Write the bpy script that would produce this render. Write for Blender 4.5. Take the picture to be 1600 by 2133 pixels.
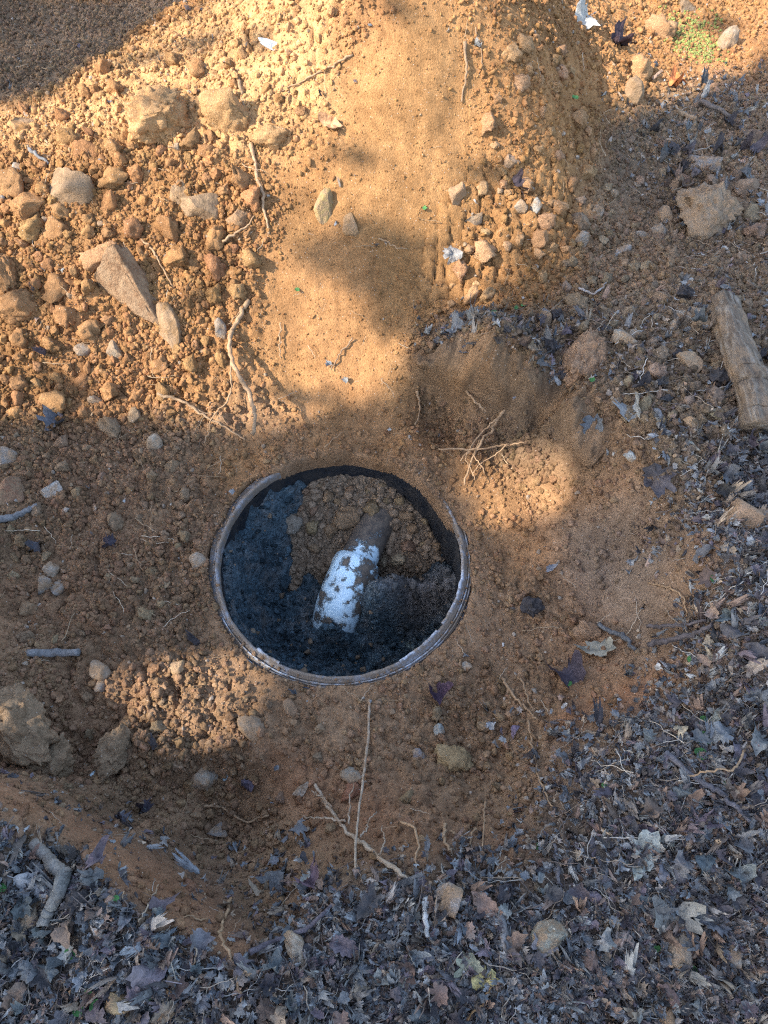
import bpy, bmesh, math, random
import numpy as np
from mathutils import Vector, Matrix

# ------------------------------------------------------------------ scene, camera, sky, sun, exposure
scene = bpy.context.scene
for o in list(bpy.data.objects):
    bpy.data.objects.remove(o)
COL = scene.collection
random.seed(7)
RNG = np.random.default_rng(11)

CAM = np.array([0.10, -0.735, 1.51])
PITCH = math.radians(60.3)            # below the horizon
FPX = 1500.0                          # focal length in photo pixels (photo 1600 x 2133)
cam_data = bpy.data.cameras.new("camera")
cam = bpy.data.objects.new("camera", cam_data)
COL.objects.link(cam)
cam.location = CAM.tolist()
cam.rotation_euler = (math.radians(90) - PITCH, 0, 0)
cam_data.sensor_fit = 'VERTICAL'
cam_data.sensor_height = 36.0
cam_data.lens = FPX / 2133.0 * 36.0
cam_data.clip_start = 0.05
cam_data.clip_end = 500
scene.camera = cam

SUN_EL = math.radians(41)
TO_SUN = np.array([-0.955 * math.cos(SUN_EL), -0.296 * math.cos(SUN_EL), math.sin(SUN_EL)])
TO_SUN /= np.linalg.norm(TO_SUN)
world = bpy.data.worlds.new("World")
scene.world = world
world.use_nodes = True
wn = world.node_tree.nodes
wl = world.node_tree.links
sky = wn.new("ShaderNodeTexSky")
sky.sky_type = 'NISHITA'
sky.sun_disc = False
sky.sun_elevation = SUN_EL
sky.dust_density = 1.9
sky.ozone_density = 0.65
sky.sun_rotation = math.atan2(TO_SUN[0], TO_SUN[1])
wl.new(sky.outputs[0], wn["Background"].inputs[0])
wn["Background"].inputs[1].default_value = 0.15
sun_d = bpy.data.lights.new("sun", 'SUN')
sun_d.energy = 2.75
sun_d.angle = math.radians(0.53)
sun_d.color = (1.0, 0.93, 0.82)
sun = bpy.data.objects.new("sun", sun_d)
COL.objects.link(sun)
sun.rotation_euler = Vector((-TO_SUN).tolist()).to_track_quat('-Z', 'Y').to_euler()
sun.location = (TO_SUN * 20).tolist()
scene.view_settings.view_transform = 'Standard'
scene.view_settings.look = 'None'
scene.view_settings.exposure = 2.12
scene.view_settings.gamma = 1.0
scene.view_settings.use_curve_mapping = False
scene.render.engine = 'CYCLES'
scene.cycles.max_bounces = 4
scene.cycles.diffuse_bounces = 2
scene.cycles.glossy_bounces = 1
scene.cycles.use_denoising = False
scene.cycles.filter_width = 1.2
scene.cycles.sample_clamp_indirect = 3.0

# ------------------------------------------------------------------ numeric helpers
def hsh(ix, iy, seed, iz=0):
    h = (ix.astype(np.int64) * 374761393 + iy.astype(np.int64) * 668265263 + np.int64(seed) * 974634253
         + (iz.astype(np.int64) * 1274126177 if not np.isscalar(iz) else 0)) & 0xFFFFFFFF
    h = ((h ^ (h >> 13)) * 1274126177) & 0xFFFFFFFF
    h = ((h ^ (h >> 16)) * 2246822519) & 0xFFFFFFFF
    h = h ^ (h >> 15)
    return h.astype(np.float64) / 4294967296.0

def vnoise(x, y, seed):
    ix = np.floor(x); iy = np.floor(y)
    fx = x - ix; fy = y - iy
    fx = fx * fx * fx * (fx * (fx * 6 - 15) + 10); fy = fy * fy * fy * (fy * (fy * 6 - 15) + 10)
    a = hsh(ix, iy, seed); b = hsh(ix + 1, iy, seed); c = hsh(ix, iy + 1, seed); d = hsh(ix + 1, iy + 1, seed)
    return (a + (b - a) * fx) * (1 - fy) + (c + (d - c) * fx) * fy

def fbm(x, y, seed, oct=4, gain=0.5):
    s = 0; a = 1; n = 0
    for k in range(oct):
        s = s + a * (vnoise(x * 2 ** k + 13.7 * k, y * 2 ** k - 7.1 * k, seed + k) - 0.5); n += a; a *= gain
    return s / n * 2          # about -1..1

def vnoise3(p, seed):
    i = np.floor(p); f = p - i
    f = f * f * (3 - 2 * f)
    r = 0
    for dx in (0, 1):
        for dy in (0, 1):
            for dz in (0, 1):
                w = (f[:, 0] if dx else 1 - f[:, 0]) * (f[:, 1] if dy else 1 - f[:, 1]) * (f[:, 2] if dz else 1 - f[:, 2])
                r = r + w * hsh(i[:, 0] + dx, i[:, 1] + dy, seed, i[:, 2] + dz)
    return r - 0.5

def worley(x, y, seed):
    ix = np.floor(x); iy = np.floor(y)
    f1 = np.full(x.shape, 9.0); f2 = np.full(x.shape, 9.0); cid = np.zeros(x.shape)
    for dx in (-1, 0, 1):
        for dy in (-1, 0, 1):
            cx = ix + dx; cy = iy + dy
            px = cx + 0.1 + 0.8 * hsh(cx, cy, seed); py = cy + 0.1 + 0.8 * hsh(cx, cy, seed + 1)
            d = np.hypot(px - x, py - y)
            n = d < f1
            f2 = np.where(n, f1, np.minimum(f2, d)); f1 = np.where(n, d, f1)
            cid = np.where(n, hsh(cx, cy, seed + 2), cid)
    return f1, f2, cid

def sstep(a, b, x):
    t = np.clip((x - a) / (b - a), 0, 1)
    return t * t * (3 - 2 * t)

# camera rays: photo pixel -> world direction
SP, CP = math.sin(PITCH), math.cos(PITCH)
FWD = np.array([0, CP, -SP]); UPV = np.array([0, SP, CP]); RGT = np.array([1.0, 0, 0])
def ray(px, py):
    px = np.asarray(px, float); py = np.asarray(py, float)
    d = FWD + ((px - 800.0) / FPX)[..., None] * RGT - ((py - 1066.5) / FPX)[..., None] * UPV
    return d / np.linalg.norm(d, axis=-1, keepdims=True)
def PZ(px, py, z):
    d = ray(px, py)
    t = (np.asarray(z, float) - CAM[2]) / d[..., 2]
    return CAM + t[..., None] * d

# ------------------------------------------------------------------ terrain: the dug pit, the spoil mound, the forest floor
CTRL = [  # photo pixel and height above the tank ring's rim
 (560,880,.03),(700,893,.028),(860,890,.035),(980,935,.035),(450,940,.02),(700,930,.03),(600,940,.025),(850,930,.035),
 (650,800,.075),(760,800,.08),(650,700,.135),(760,700,.14),(860,720,.125),(650,550,.23),(780,550,.235),(900,550,.225),
 (650,400,.33),(800,400,.345),(950,400,.33),(650,250,.43),(850,250,.45),(1000,250,.425),(650,100,.53),(850,100,.56),(1000,100,.53),
 (600,0,.58),(800,0,.62),(1000,0,.60),(500,50,.50),
 (550,550,.235),(540,700,.135),(540,400,.33),(540,250,.42),(470,150,.47),
 (400,870,.05),(250,870,.055),(100,870,.06),(-60,870,.07),(400,750,.115),(250,750,.125),(100,750,.13),(-60,750,.14),
 (400,600,.21),(250,600,.215),(100,600,.215),(-60,600,.21),(400,450,.30),(250,450,.30),(100,450,.29),(-60,450,.28),
 (400,300,.385),(250,300,.375),(100,300,.355),(-60,300,.34),(380,170,.44),(260,150,.42),(130,205,.39),(0,225,.365),
 (100,100,.10),(0,30,.08),(300,30,.13),(180,40,.09),(-150,120,.10),
 (1150,100,.46),(1150,250,.38),(1120,400,.305),(1100,500,.25),(1060,600,.19),(980,640,.17),
 (1230,130,.33),(1250,280,.26),(1220,420,.225),(1350,80,.22),(1500,60,.20),(1590,180,.2),(1400,280,.205),(1460,450,.18),(1590,450,.2),
 (1300,550,.185),(1200,600,.18),(1200,680,.17),(1400,700,.19),(1570,700,.2),(1100,710,.155),(920,720,.135),
 (930,725,.155),(1000,765,.160),(1100,800,.165),(1170,835,.165),(890,835,.045),(960,860,.045),(1040,900,.045),(1120,900,.06),(880,760,.11),(1250,800,.17),(1300,900,.18),(1200,930,.115),(1100,960,.05),(1050,1050,.02),(1150,1050,.035),
 (1250,1000,.13),(1350,1000,.18),(1500,1000,.2),(1590,1100,.2),(1480,1120,.2),(1420,1180,.165),(1300,1150,.08),(1200,1200,.04),(1300,1290,.06),
 (1420,1320,.15),(1500,1350,.2),(1350,1430,.115),(1200,1420,.045),(1250,1520,.10),(1400,1550,.18),(1100,1550,.045),(1150,1680,.1),(1200,1750,.155),
 (1100,1790,.15),(1000,1700,.07),(900,1780,.13),(850,1860,.17),(700,1720,.06),(700,1800,.12),(650,1880,.165),(520,1990,.18),(560,1880,.10),(450,1820,.03),
 (470,1940,.16),(350,1720,.015),(390,1880,.16),(320,1830,.155),(230,1755,.15),(110,1690,.15),(0,1640,.155),(0,1560,.04),(150,1625,.02),(280,1720,.005),
 (390,1790,.015),(100,1760,.18),(100,1900,.185),(100,2100,.185),(400,2000,.19),(400,2120,.19),(700,1950,.18),(800,2100,.19),(1100,1900,.185),
 (1100,2100,.19),(1400,1800,.19),(1500,2050,.19),(1580,1600,.2),(1550,1450,.2),(1600,1800,.2),(1300,1650,.17),
 (50,950,.05),(200,1000,.035),(350,1050,.015),(50,1150,.045),(250,1250,.02),(50,1350,.05),(300,1400,.015),(60,1480,.06),(450,1500,.0),
 (300,1600,.0),(600,1600,.0),(800,1550,.0),(900,1600,.015),(-100,1000,.08),(-100,1300,.1),(-100,1500,.11),
]
cp = np.array([[*PZ(a, b, c * (1 + .3 * (b > 640 and c > .08 and not (b < 900 and a < 880))))] for a, b, c in CTRL])
extra = []
for k in range(16):                                   # packed soil just round the riser
    t = 2 * math.pi * k / 16
    up = 0.022 * max(0, math.sin(t)) ** 1.5
    extra.append((0.335 * math.cos(t), 0.335 * math.sin(t), -0.004 + up))
for x, y, z in [(0.25,1.62,.66),(0.2,2.0,.52),(-0.35,1.75,.42),(0.6,1.9,.40),(0.2,2.5,.28),(-.6,2.6,.17),(.9,2.6,.2),(-1.6,2.2,.18),(1.8,2.2,.2),
                (-1.7,1.0,.25),(-1.7,0,.18),(-1.7,-.8,.24),(1.8,1,.24),(1.8,0,.26),(1.8,-.8,.26),(0,-1.3,.25),(-1,-1.3,.25),(1,-1.3,.25),
                (-2.6,0,.2),(2.6,0,.2),(0,-2.2,.2),(0,3.3,.2),(-2.4,2.6,.2),(2.4,2.6,.2),(-2.4,-1.8,.2),(2.4,-1.8,.2)]:
    extra.append((x, y, z))
cp = np.vstack([cp, np.array(extra)])
def tps(r2):
    return 0.5 * r2 * np.log(r2 + 1e-12)
n = len(cp)
K = tps(((cp[:, None, :2] - cp[None, :, :2]) ** 2).sum(-1)) + np.eye(n) * 2e-4
A = np.zeros((n + 3, n + 3)); A[:n, :n] = K; A[:n, n] = 1; A[:n, n + 1:] = cp[:, :2]; A[n:, :n] = A[:n, n:].T
W = np.linalg.solve(A, np.concatenate([cp[:, 2], np.zeros(3)]))

def axis(a, b, step, far):
    mid = np.arange(a, b, step)
    g = []; d = step
    while not g or g[-1] < far:
        d *= 1.16; g.append((g[-1] if g else 0) + d)
    g = np.array(g)
    return np.concatenate([a - g[::-1], mid, mid[-1] + g])
XS = axis(-1.72, 1.86, 0.0052, 130)
YS = axis(-1.06, 2.46, 0.0052, 130)
NX, NY = len(XS), len(YS)
GX, GY = np.meshgrid(XS, YS)           # shape NY, NX
def tps_at(gx, gy):
    z = W[n] + W[n + 1] * gx + W[n + 2] * gy
    for k in range(n):
        z = z + W[k] * tps((gx - cp[k, 0]) ** 2 + (gy - cp[k, 1]) ** 2)
    return z
STEP = 0.024
cxs = np.arange(-2.7, 2.75, STEP); cys = np.arange(-2.3, 3.45, STEP)
coarse = tps_at(*np.meshgrid(cxs, cys))
def cubic(t, c0, nn):                                  # Catmull-Rom weights on a uniform grid
    u = np.clip((t - c0) / STEP, 1, nn - 3 - 1e-6); i = np.floor(u).astype(int); f = u - i
    w = np.stack([-.5 * f + f ** 2 - .5 * f ** 3, 1 - 2.5 * f ** 2 + 1.5 * f ** 3, .5 * f + 2 * f ** 2 - 1.5 * f ** 3, -.5 * f ** 2 + .5 * f ** 3], 1)
    return i, w
ix_, wx_ = cubic(XS, -2.7, len(cxs)); iy_, wy_ = cubic(YS, -2.3, len(cys))
tmp = sum(coarse[:, ix_ - 1 + k] * wx_[None, :, k] for k in range(4))
Z = sum(tmp[iy_ - 1 + k] * wy_[:, k][:, None] for k in range(4))
RAD = np.hypot(GX, GY - 0.6)
far = sstep(2.0, 3.0, RAD)
Z = Z * (1 - far) + far * (0.2 + 0.10 * fbm(GX * 0.5, GY * 0.5, 5) * sstep(2.5, 6, RAD) + 0.9 * fbm(GX * 0.05, GY * 0.05, 6) * sstep(8, 40, RAD))
ZS = Z.copy()                          # smooth terrain

def bil(arr, x, y):
    x = np.asarray(x, float); y = np.asarray(y, float)
    i = np.clip(np.searchsorted(XS, x) - 1, 0, NX - 2); j = np.clip(np.searchsorted(YS, y) - 1, 0, NY - 2)
    u = np.clip((x - XS[i]) / (XS[i + 1] - XS[i]), 0, 1); v = np.clip((y - YS[j]) / (YS[j + 1] - YS[j]), 0, 1)
    return (arr[j, i] * (1 - u) + arr[j, i + 1] * u) * (1 - v) + (arr[j + 1, i] * (1 - u) + arr[j + 1, i + 1] * u) * v

def hit(px, py, arr=None):
    """ground point seen at a photo pixel (vectorised march)"""
    arr = ZS if arr is None else arr
    px = np.atleast_1d(np.asarray(px, float)); py = np.atleast_1d(np.asarray(py, float))
    d = ray(px, py)
    t = np.full(px.shape, 0.7); done = np.zeros(px.shape, bool)
    for _ in range(900):
        p = CAM + t[:, None] * d
        gap = p[:, 2] - bil(arr, p[:, 0], p[:, 1])
        done |= gap < 0.0005
        if done.all(): break
        t = np.where(done, t, t + np.maximum(gap * 0.45, 0.0005))
    return CAM + t[:, None] * d
def H(px, py):
    return hit(px, py)[0]
def ground(x, y):
    return bil(Z, x, y)

# masks as world-plane polygons, traced where their corners stand on the ground
def wpoly(pts):
    a = np.array(pts, float)
    return hit(a[:, 0], a[:, 1])
def sdist(x, y, poly):
    """signed distance, + inside"""
    best = np.full(x.shape, 1e9); ins = np.zeros(x.shape, bool)
    m = len(poly)
    for k in range(m):
        ax, ay = poly[k][:2]; bx, by = poly[(k + 1) % m][:2]
        ex, ey = bx - ax, by - ay
        t = np.clip(((x - ax) * ex + (y - ay) * ey) / (ex * ex + ey * ey + 1e-12), 0, 1)
        best = np.minimum(best, (x - ax - t * ex) ** 2 + (y - ay - t * ey) ** 2)
        c = ((ay > y) != (by > y)) & (x < (bx - ax) * (y - ay) / (by - ay + 1e-15) + ax)
        ins ^= c
    dd = np.sqrt(best)
    return np.where(ins, dd, -dd)
WOB = 0.035 * fbm(GX * 7, GY * 7, 21, 4)
def mask(pts, soft=0.05, wob=1.0):
    return sstep(-soft, soft, sdist(GX, GY, wpoly(pts)) + WOB * wob)

LITTER_PX = [(-160,1670),(0,1665),(110,1715),(240,1790),(350,1870),(470,1965),(540,2000),(640,1900),(850,1840),(1000,1815),(1110,1805),(1200,1730),
             (1240,1620),(1320,1540),(1420,1420),(1450,1300),(1455,1180),(1450,1080),(1500,960),(1600,900),(1800,850),(1900,2300),(900,2350),(-300,2350)]
m_lit = mask(LITTER_PX, 0.11, 2.0)
m_lit = np.maximum(m_lit, sstep(1.75, 2.3, np.abs(GX)) * 0.9)
m_lit = np.maximum(m_lit, sstep(2.5, 3.2, RAD) * 0.9)
m_lit = np.maximum(m_lit, sstep(-0.95, -1.1, GY))
m_band = mask([(-60,1605),(60,1635),(200,1700),(330,1785),(430,1865),(540,1965),(500,2020),(350,1925),(240,1845),(100,1755),(-60,1705)], 0.022, .5)
m_lit = m_lit * (1 - .92 * m_band)
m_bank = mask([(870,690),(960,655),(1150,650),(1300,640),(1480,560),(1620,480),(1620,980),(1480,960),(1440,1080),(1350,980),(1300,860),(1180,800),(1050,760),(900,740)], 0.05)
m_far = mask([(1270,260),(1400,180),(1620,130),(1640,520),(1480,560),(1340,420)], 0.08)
m_smooth = mask([(700,120),(870,10),(960,40),(1010,240),(980,400),(930,540),(880,680),(860,850),(720,880),(600,860),(530,760),(545,620),(590,480),(640,420),(760,330),(690,220)], 0.07)
m_smooth2 = mask([(440,960),(560,900),(900,905),(1000,950),(1160,960),(1230,1080),(1200,1180),(1060,1200),(990,1080),(900,960),(600,950),(480,1040)], 0.06)
m_wall = mask([(1150,1080),(1330,1060),(1430,1100),(1440,1300),(1330,1400),(1260,1300),(1180,1200)], 0.06)
m_soft3 = mask([(330,1080),(440,1080),(450,1240),(470,1340),(340,1320),(280,1200)], 0.06)
m_heap = mask([(-80,280),(200,260),(420,290),(560,390),(550,520),(500,720),(440,860),(200,860),(-80,870)], 0.07)
m_crack = mask([(1000,330),(1180,330),(1215,470),(1120,600),(900,660),(870,560),(940,430)], 0.06)
m_lowleft = mask([(-80,880),(420,880),(430,1080),(380,1350),(520,1560),(450,1760),(330,1760),(150,1640),(-80,1620)], 0.08)
m_red = np.maximum.reduce([
    mask([(-60,1610),(60,1640),(200,1705),(330,1790),(430,1870),(520,1960),(470,1975),(350,1890),(240,1805),(100,1720),(-60,1680)], 0.022),
    mask([(1170,1500),(1280,1420),(1400,1370),(1420,1400),(1330,1480),(1360,1480),(1400,1460),(1380,1500),(1250,1470),(1180,1530)], 0.03),
    0.8 * mask([(560,1570),(700,1600),(1090,1740),(1110,1800),(1000,1810),(860,1800),(680,1780),(560,1680)], 0.05),
    0.6 * mask([(560,1880),(700,1840),(720,1880),(600,1920)], 0.03)])
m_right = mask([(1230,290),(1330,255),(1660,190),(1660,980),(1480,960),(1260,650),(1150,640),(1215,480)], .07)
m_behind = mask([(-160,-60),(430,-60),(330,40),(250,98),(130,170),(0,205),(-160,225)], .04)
m_buried = sstep(-0.12, 0.12, np.arctan2(GY, GX) - math.radians(16)) * sstep(0.15, -0.1, np.arctan2(GY, GX) - math.radians(128))

m_crust = mask([(-60,240),(130,200),(330,70),(500,-30),(720,-30),(690,240),(560,330),(300,330),(-60,310)], 0.08)
fine = sstep(1.9, 1.72, np.abs(GX - 0.07)) * sstep(2.5, 2.3, GY) * sstep(-1.1, -1.0, GY)
soil_rough = np.clip(0.68 + 0.6 * m_heap + 0.2 * m_lowleft + .15 * m_bank - 0.55 * m_smooth - 0.38 * m_smooth2 - 0.2 * m_wall - 0.3 * m_soft3, 0.06, 1)
soil_rough = np.clip(soil_rough - .22 * m_crust - .4 * m_band, .06, 1)
rough = soil_rough * (1 - m_lit) + 0.35 * m_lit
patch = sstep(-0.35, 0.45, fbm(GX * 5, GY * 5, 40, 4))
hgt = 0.012 * fbm(GX * 4.5, GY * 4.5, 41, 4) * (0.4 + rough)
for sc_, amp, sd, lo in ((20, .020, 50, .55), (40, .0115, 60, .3), (80, .006, 70, .1)):
    wx = GX + 0.25 / sc_ * fbm(GX * sc_ * 0.9, GY * sc_ * 0.9, sd + 5, 3); wy = GY + 0.25 / sc_ * fbm(GX * sc_ * 0.9, GY * sc_ * 0.9, sd + 9, 3)
    f1, f2, ci = worley(wx * sc_, wy * sc_, sd)
    rr = 0.35 + 0.45 * ci
    dome = np.sqrt(np.clip(rr * rr - f1 * f1, 0, None)) / 0.8
    hgt = hgt + 1.25 * amp * dome * np.clip((rough - lo) * 1.6 + 0.25 * patch * (rough > 0.2), 0, 1) * (0.3 + 0.7 * patch)
# the cracked crust
wx = GX + 0.006 * fbm(GX * 40, GY * 40, 81, 2); wy = GY + 0.006 * fbm(GX * 40, GY * 40, 85, 2)
f1, f2, ci = worley(wx * 26, wy * 26, 90)
hgt = hgt + m_crack * (-0.017 * sstep(0.15, 0.02, f2 - f1) + 0.012 * (ci - 0.5) + 0.004 * np.sqrt(np.clip(0.5 - f1 * f1, 0, 1)))
hgt = hgt + 0.0022 * fbm(GX * 90, GY * 90, 95, 3) * (0.25 + rough) + 0.004 * m_wall * fbm(GX * 25, GY * 60, 97, 3)
# crusty, fissured skin of the upper mound
for sc_, sd, dep in ((11, 300, .016), (25, 310, .009)):
    wx = GX + 0.30 / sc_ * fbm(GX * sc_ * .8, GY * sc_ * .8, sd + 1, 4); wy = GY + 0.30 / sc_ * fbm(GX * sc_ * .8, GY * sc_ * .8, sd + 5, 4)
    f1, f2, ci = worley(wx * sc_, wy * sc_, sd)
    open_ = sstep(.05, .45, fbm(GX * 9, GY * 9, sd + 8, 3))
    hgt = hgt + np.clip(m_crust + .35 * m_lowleft + .3 * m_wall + .5 * m_bank + .25, 0, 1) * (1 - m_smooth) * (1 - m_lit) * (-dep * sstep(.16, .02, f2 - f1) * open_ + dep * .55 * (ci - .5))
# little shelves in the pit wall and the slumped bank
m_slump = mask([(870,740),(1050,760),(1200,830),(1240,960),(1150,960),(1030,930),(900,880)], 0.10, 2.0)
hgt = hgt + m_slump * (0.030 * fbm(GX * 9, GY * 14, 101, 4) + 0.020 * fbm(GX * 26, GY * 30, 105, 3) + .008 * fbm(GX * 70, GY * 70, 106, 2)) + .014 * m_wall * fbm(GX * 16, GY * 16, 107, 4)
hgt = hgt + m_lit * 0.008 * fbm(GX * 14, GY * 14, 110, 4)
hgt = hgt + m_smooth * (.011 * fbm(GX * 10, GY * 6, 111, 4) + .0035 * fbm(GX * 40, GY * 40, 113, 3) + .0018 * fbm(GX * 24 + 3 * GY, GY * 6, 115, 3))
hgt = hgt + .022 * m_band
Z = ZS + hgt * fine
# edge of the soil at the ring
ang = np.arctan2(GY, GX); rad0 = np.hypot(GX, GY)
RCUT = (0.3060 + 0.014 * fbm(np.cos(ang) * 3 + 5, np.sin(ang) * 3, 120, 4)) * (1 - m_buried) + (0.275 + 0.010 * fbm(np.cos(ang) * 2.5, np.sin(ang) * 2.5, 125, 4)) * m_buried
near = sstep(0.40, 0.31, rad0)
Z = Z * (1 - near) + near * (np.where(m_buried > 0.5, ZS * 0.7 + 0.012, 0.009) + hgt * 0.45 + 0.006 * fbm(GX * 16, GY * 16, 130, 3))
EDGE = rad0 < RCUT
Z = np.where(EDGE, Z - np.clip((RCUT - rad0) * 4.5, 0, 0.05) - 0.001, Z)

# ------------------------------------------------------------------ mesh + material helpers
def mesh_np(name, V, F, smooth=True, col=None):
    """V n x 3; F m x 3 or m x 4"""
    V = np.asarray(V, np.float32); F = np.asarray(F, np.int32)
    me = bpy.data.meshes.new(name)
    me.vertices.add(len(V)); me.vertices.foreach_set("co", V.ravel())
    k = F.shape[1]
    me.loops.add(F.size); me.loops.foreach_set("vertex_index", F.ravel())
    me.polygons.add(len(F)); me.polygons.foreach_set("loop_start", np.arange(0, F.size, k, dtype=np.int32))
    me.polygons.foreach_set("use_smooth", np.full(len(F), smooth))
    me.update(calc_edges=True)
    if col is not None:
        ca = me.color_attributes.new("Col", 'FLOAT_COLOR', 'POINT')
        c4 = np.ones((len(V), 4), np.float32); c4[:, :3] = col
        ca.data.foreach_set("color", c4.ravel())
    return me
def obj(name, me, mat=None, parent=None, **props):
    o = bpy.data.objects.new(name, me)
    COL.objects.link(o)
    if mat is not None and me is not None and not me.materials: me.materials.append(mat)
    if parent is not None: o.parent = parent
    for k, v in props.items():
        if v is not None: o[k] = v
    return o

class NT:
    def __init__(s, name):
        s.m = bpy.data.materials.new(name); s.m.use_nodes = True
        s.t = s.m.node_tree; s.b = s.t.nodes["Principled BSDF"]
    def n(s, typ, **kw):
        nd = s.t.nodes.new(typ)
        for k, v in kw.items(): setattr(nd, k, v)
        return nd
    def l(s, a, b): s.t.links.new(a, b)
    def noise(s, vec, scale, detail=4, rough=0.55):
        nd = s.n("ShaderNodeTexNoise"); nd.inputs["Scale"].default_value = scale; nd.inputs["Detail"].default_value = detail
        nd.inputs["Roughness"].default_value = rough
        s.l(vec, nd.inputs["Vector"]); return nd.outputs["Fac"]
    def ramp(s, f, stops):
        r = s.n("ShaderNodeValToRGB"); e = r.color_ramp.elements
        while len(e) < len(stops): e.new(0.5)
        for k, (p, c) in enumerate(stops):
            e[k].position = p; e[k].color = (*(c if not np.isscalar(c) else (c, c, c)), 1)
        s.l(f, r.inputs[0]); return r.outputs[0]
    def mix(s, fac, a, b, mode='MIX'):
        m = s.n("ShaderNodeMix", data_type='RGBA', blend_type=mode)
        for sock, v in ((m.inputs[0], fac), (m.inputs[6], a), (m.inputs[7], b)):
            if hasattr(v, 'links'): s.l(v, sock)
            elif np.isscalar(v): sock.default_value = v
            else: sock.default_value = (*v, 1)
        return m.outputs[2]
    def math(s, op, a, b=0.5):
        m = s.n("ShaderNodeMath", operation=op)
        for sock, v in ((m.inputs[0], a), (m.inputs[1], b)):
            if hasattr(v, 'links'): s.l(v, sock)
            else: sock.default_value = v
        return m.outputs[0]
    def bump(s, h, dist, strength=1.0, prev=None):
        b = s.n("ShaderNodeBump"); b.inputs["Distance"].default_value = dist; b.inputs["Strength"].default_value = strength
        s.l(h, b.inputs["Height"])
        if prev is not None: s.l(prev, b.inputs["Normal"])
        return b.outputs[0]
    def out(s, color, rough=0.95, normal=None, spec=0.2):
        if hasattr(color, 'links'): s.l(color, s.b.inputs["Base Color"])
        else: s.b.inputs["Base Color"].default_value = (*color, 1)
        if hasattr(rough, 'links'): s.l(rough, s.b.inputs["Roughness"])
        else: s.b.inputs["Roughness"].default_value = rough
        s.b.inputs["Specular IOR Level"].default_value = spec
        if normal is not None: s.l(normal, s.b.inputs["Normal"])
        return s.m

def soil_material(name, source):
    """source: 'attr' (mesh colours), 'obj' (object colour), 'inst' (instancer colours)"""
    s = NT(name)
    if source == 'obj':
        c = s.n("ShaderNodeObjectInfo").outputs["Color"]
    else:
        a = s.n("ShaderNodeAttribute", attribute_name="Col" if source == 'attr' else "col")
        a.attribute_type = 'GEOMETRY' if source == 'attr' else 'INSTANCER'
        c = a.outputs["Color"]
    pos = s.n("ShaderNodeNewGeometry").outputs["Position"]
    n1 = s.noise(pos, 38, 3, 0.6); n2 = s.noise(pos, 240, 4, 0.72)
    c = s.mix(1.0, c, s.ramp(n1, [(0.25, (0.74, 0.72, 0.70)), (0.75, (1.24, 1.26, 1.28))]), 'MULTIPLY')
    c = s.mix(1.0, c, s.ramp(n2, [(0.28, 0.66), (0.72, 1.30)]), 'MULTIPLY')
    # a few pale mineral grains
    v = s.n("ShaderNodeTexVoronoi"); v.inputs["Scale"].default_value = 210; s.l(pos, v.inputs["Vector"])
    g = s.math('MULTIPLY', s.math('LESS_THAN', v.outputs["Distance"], 0.2), s.math('GREATER_THAN', s.n_sep(v), 0.93))
    c = s.mix(g, c, (0.55, 0.47, 0.38))
    b = s.bump(n2, 0.0075, 1.0)
    return s.out(c, 0.97, b, 0.1)
def _sep(self, v):
    q = self.n("ShaderNodeSeparateColor"); self.l(v.outputs["Color"], q.inputs[0]); return q.outputs[0]
NT.n_sep = _sep

MAT_GROUND = soil_material("soil_ground", 'attr')
MAT_SOIL = soil_material("soil_clod", 'obj')
MAT_CRUMB = soil_material("soil_crumb", 'inst')

def rock_material(name, source):
    s = NT(name)
    if source == 'obj':
        c = s.n("ShaderNodeObjectInfo").outputs["Color"]
    else:
        a = s.n("ShaderNodeAttribute", attribute_name="col"); a.attribute_type = 'INSTANCER'; c = a.outputs["Color"]
    pos = s.n("ShaderNodeNewGeometry").outputs["Position"]
    n1 = s.noise(pos, 70, 5, 0.65); n2 = s.noise(pos, 320, 4, 0.65); n0 = s.noise(pos, 34, 6, 0.75)
    c = s.mix(1.0, c, s.ramp(n1, [(0.3, (0.72, 0.72, 0.72)), (0.7, (1.22, 1.22, 1.22))]), 'MULTIPLY')
    c = s.mix(s.ramp(n0, [(0.36, 0.0), (0.56, 0.92)]), c, (0.31, 0.2, 0.115))          # clinging soil
    c = s.mix(1.0, c, s.ramp(n2, [(0.3, 0.82), (0.7, 1.15)]), 'MULTIPLY')
    b = s.bump(n2, 0.004, 0.9); b = s.bump(n1, 0.009, 0.8, b)
    return s.out(c, 0.92, b, 0.2)
MAT_ROCK = rock_material("stone", 'obj')
MAT_PEBBLE = rock_material("pebble", 'inst')

def leaf_material(name, source):
    s = NT(name)
    if source == 'obj':
        c = s.n("ShaderNodeObjectInfo").outputs["Color"]
    else:
        a = s.n("ShaderNodeAttribute", attribute_name="col"); a.attribute_type = 'INSTANCER'; c = a.outputs["Color"]
    pos = s.n("ShaderNodeNewGeometry").outputs["Position"]
    n1 = s.noise(pos, 70, 4, 0.6); n2 = s.noise(pos, 380, 3, 0.6)
    c = s.mix(1.0, c, s.ramp(n1, [(0.3, (0.62, 0.64, 0.66)), (0.72, (1.35, 1.32, 1.28))]), 'MULTIPLY')
    c = s.mix(1.0, c, s.ramp(n2, [(0.3, 0.78), (0.7, 1.2)]), 'MULTIPLY')
    b = s.bump(n1, 0.007, 0.8)
    return s.out(c, 0.72, b, 0.26)
MAT_LEAF = leaf_material("dry_leaf", 'obj')
MAT_LITTER = leaf_material("leaf_litter", 'inst')

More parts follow.
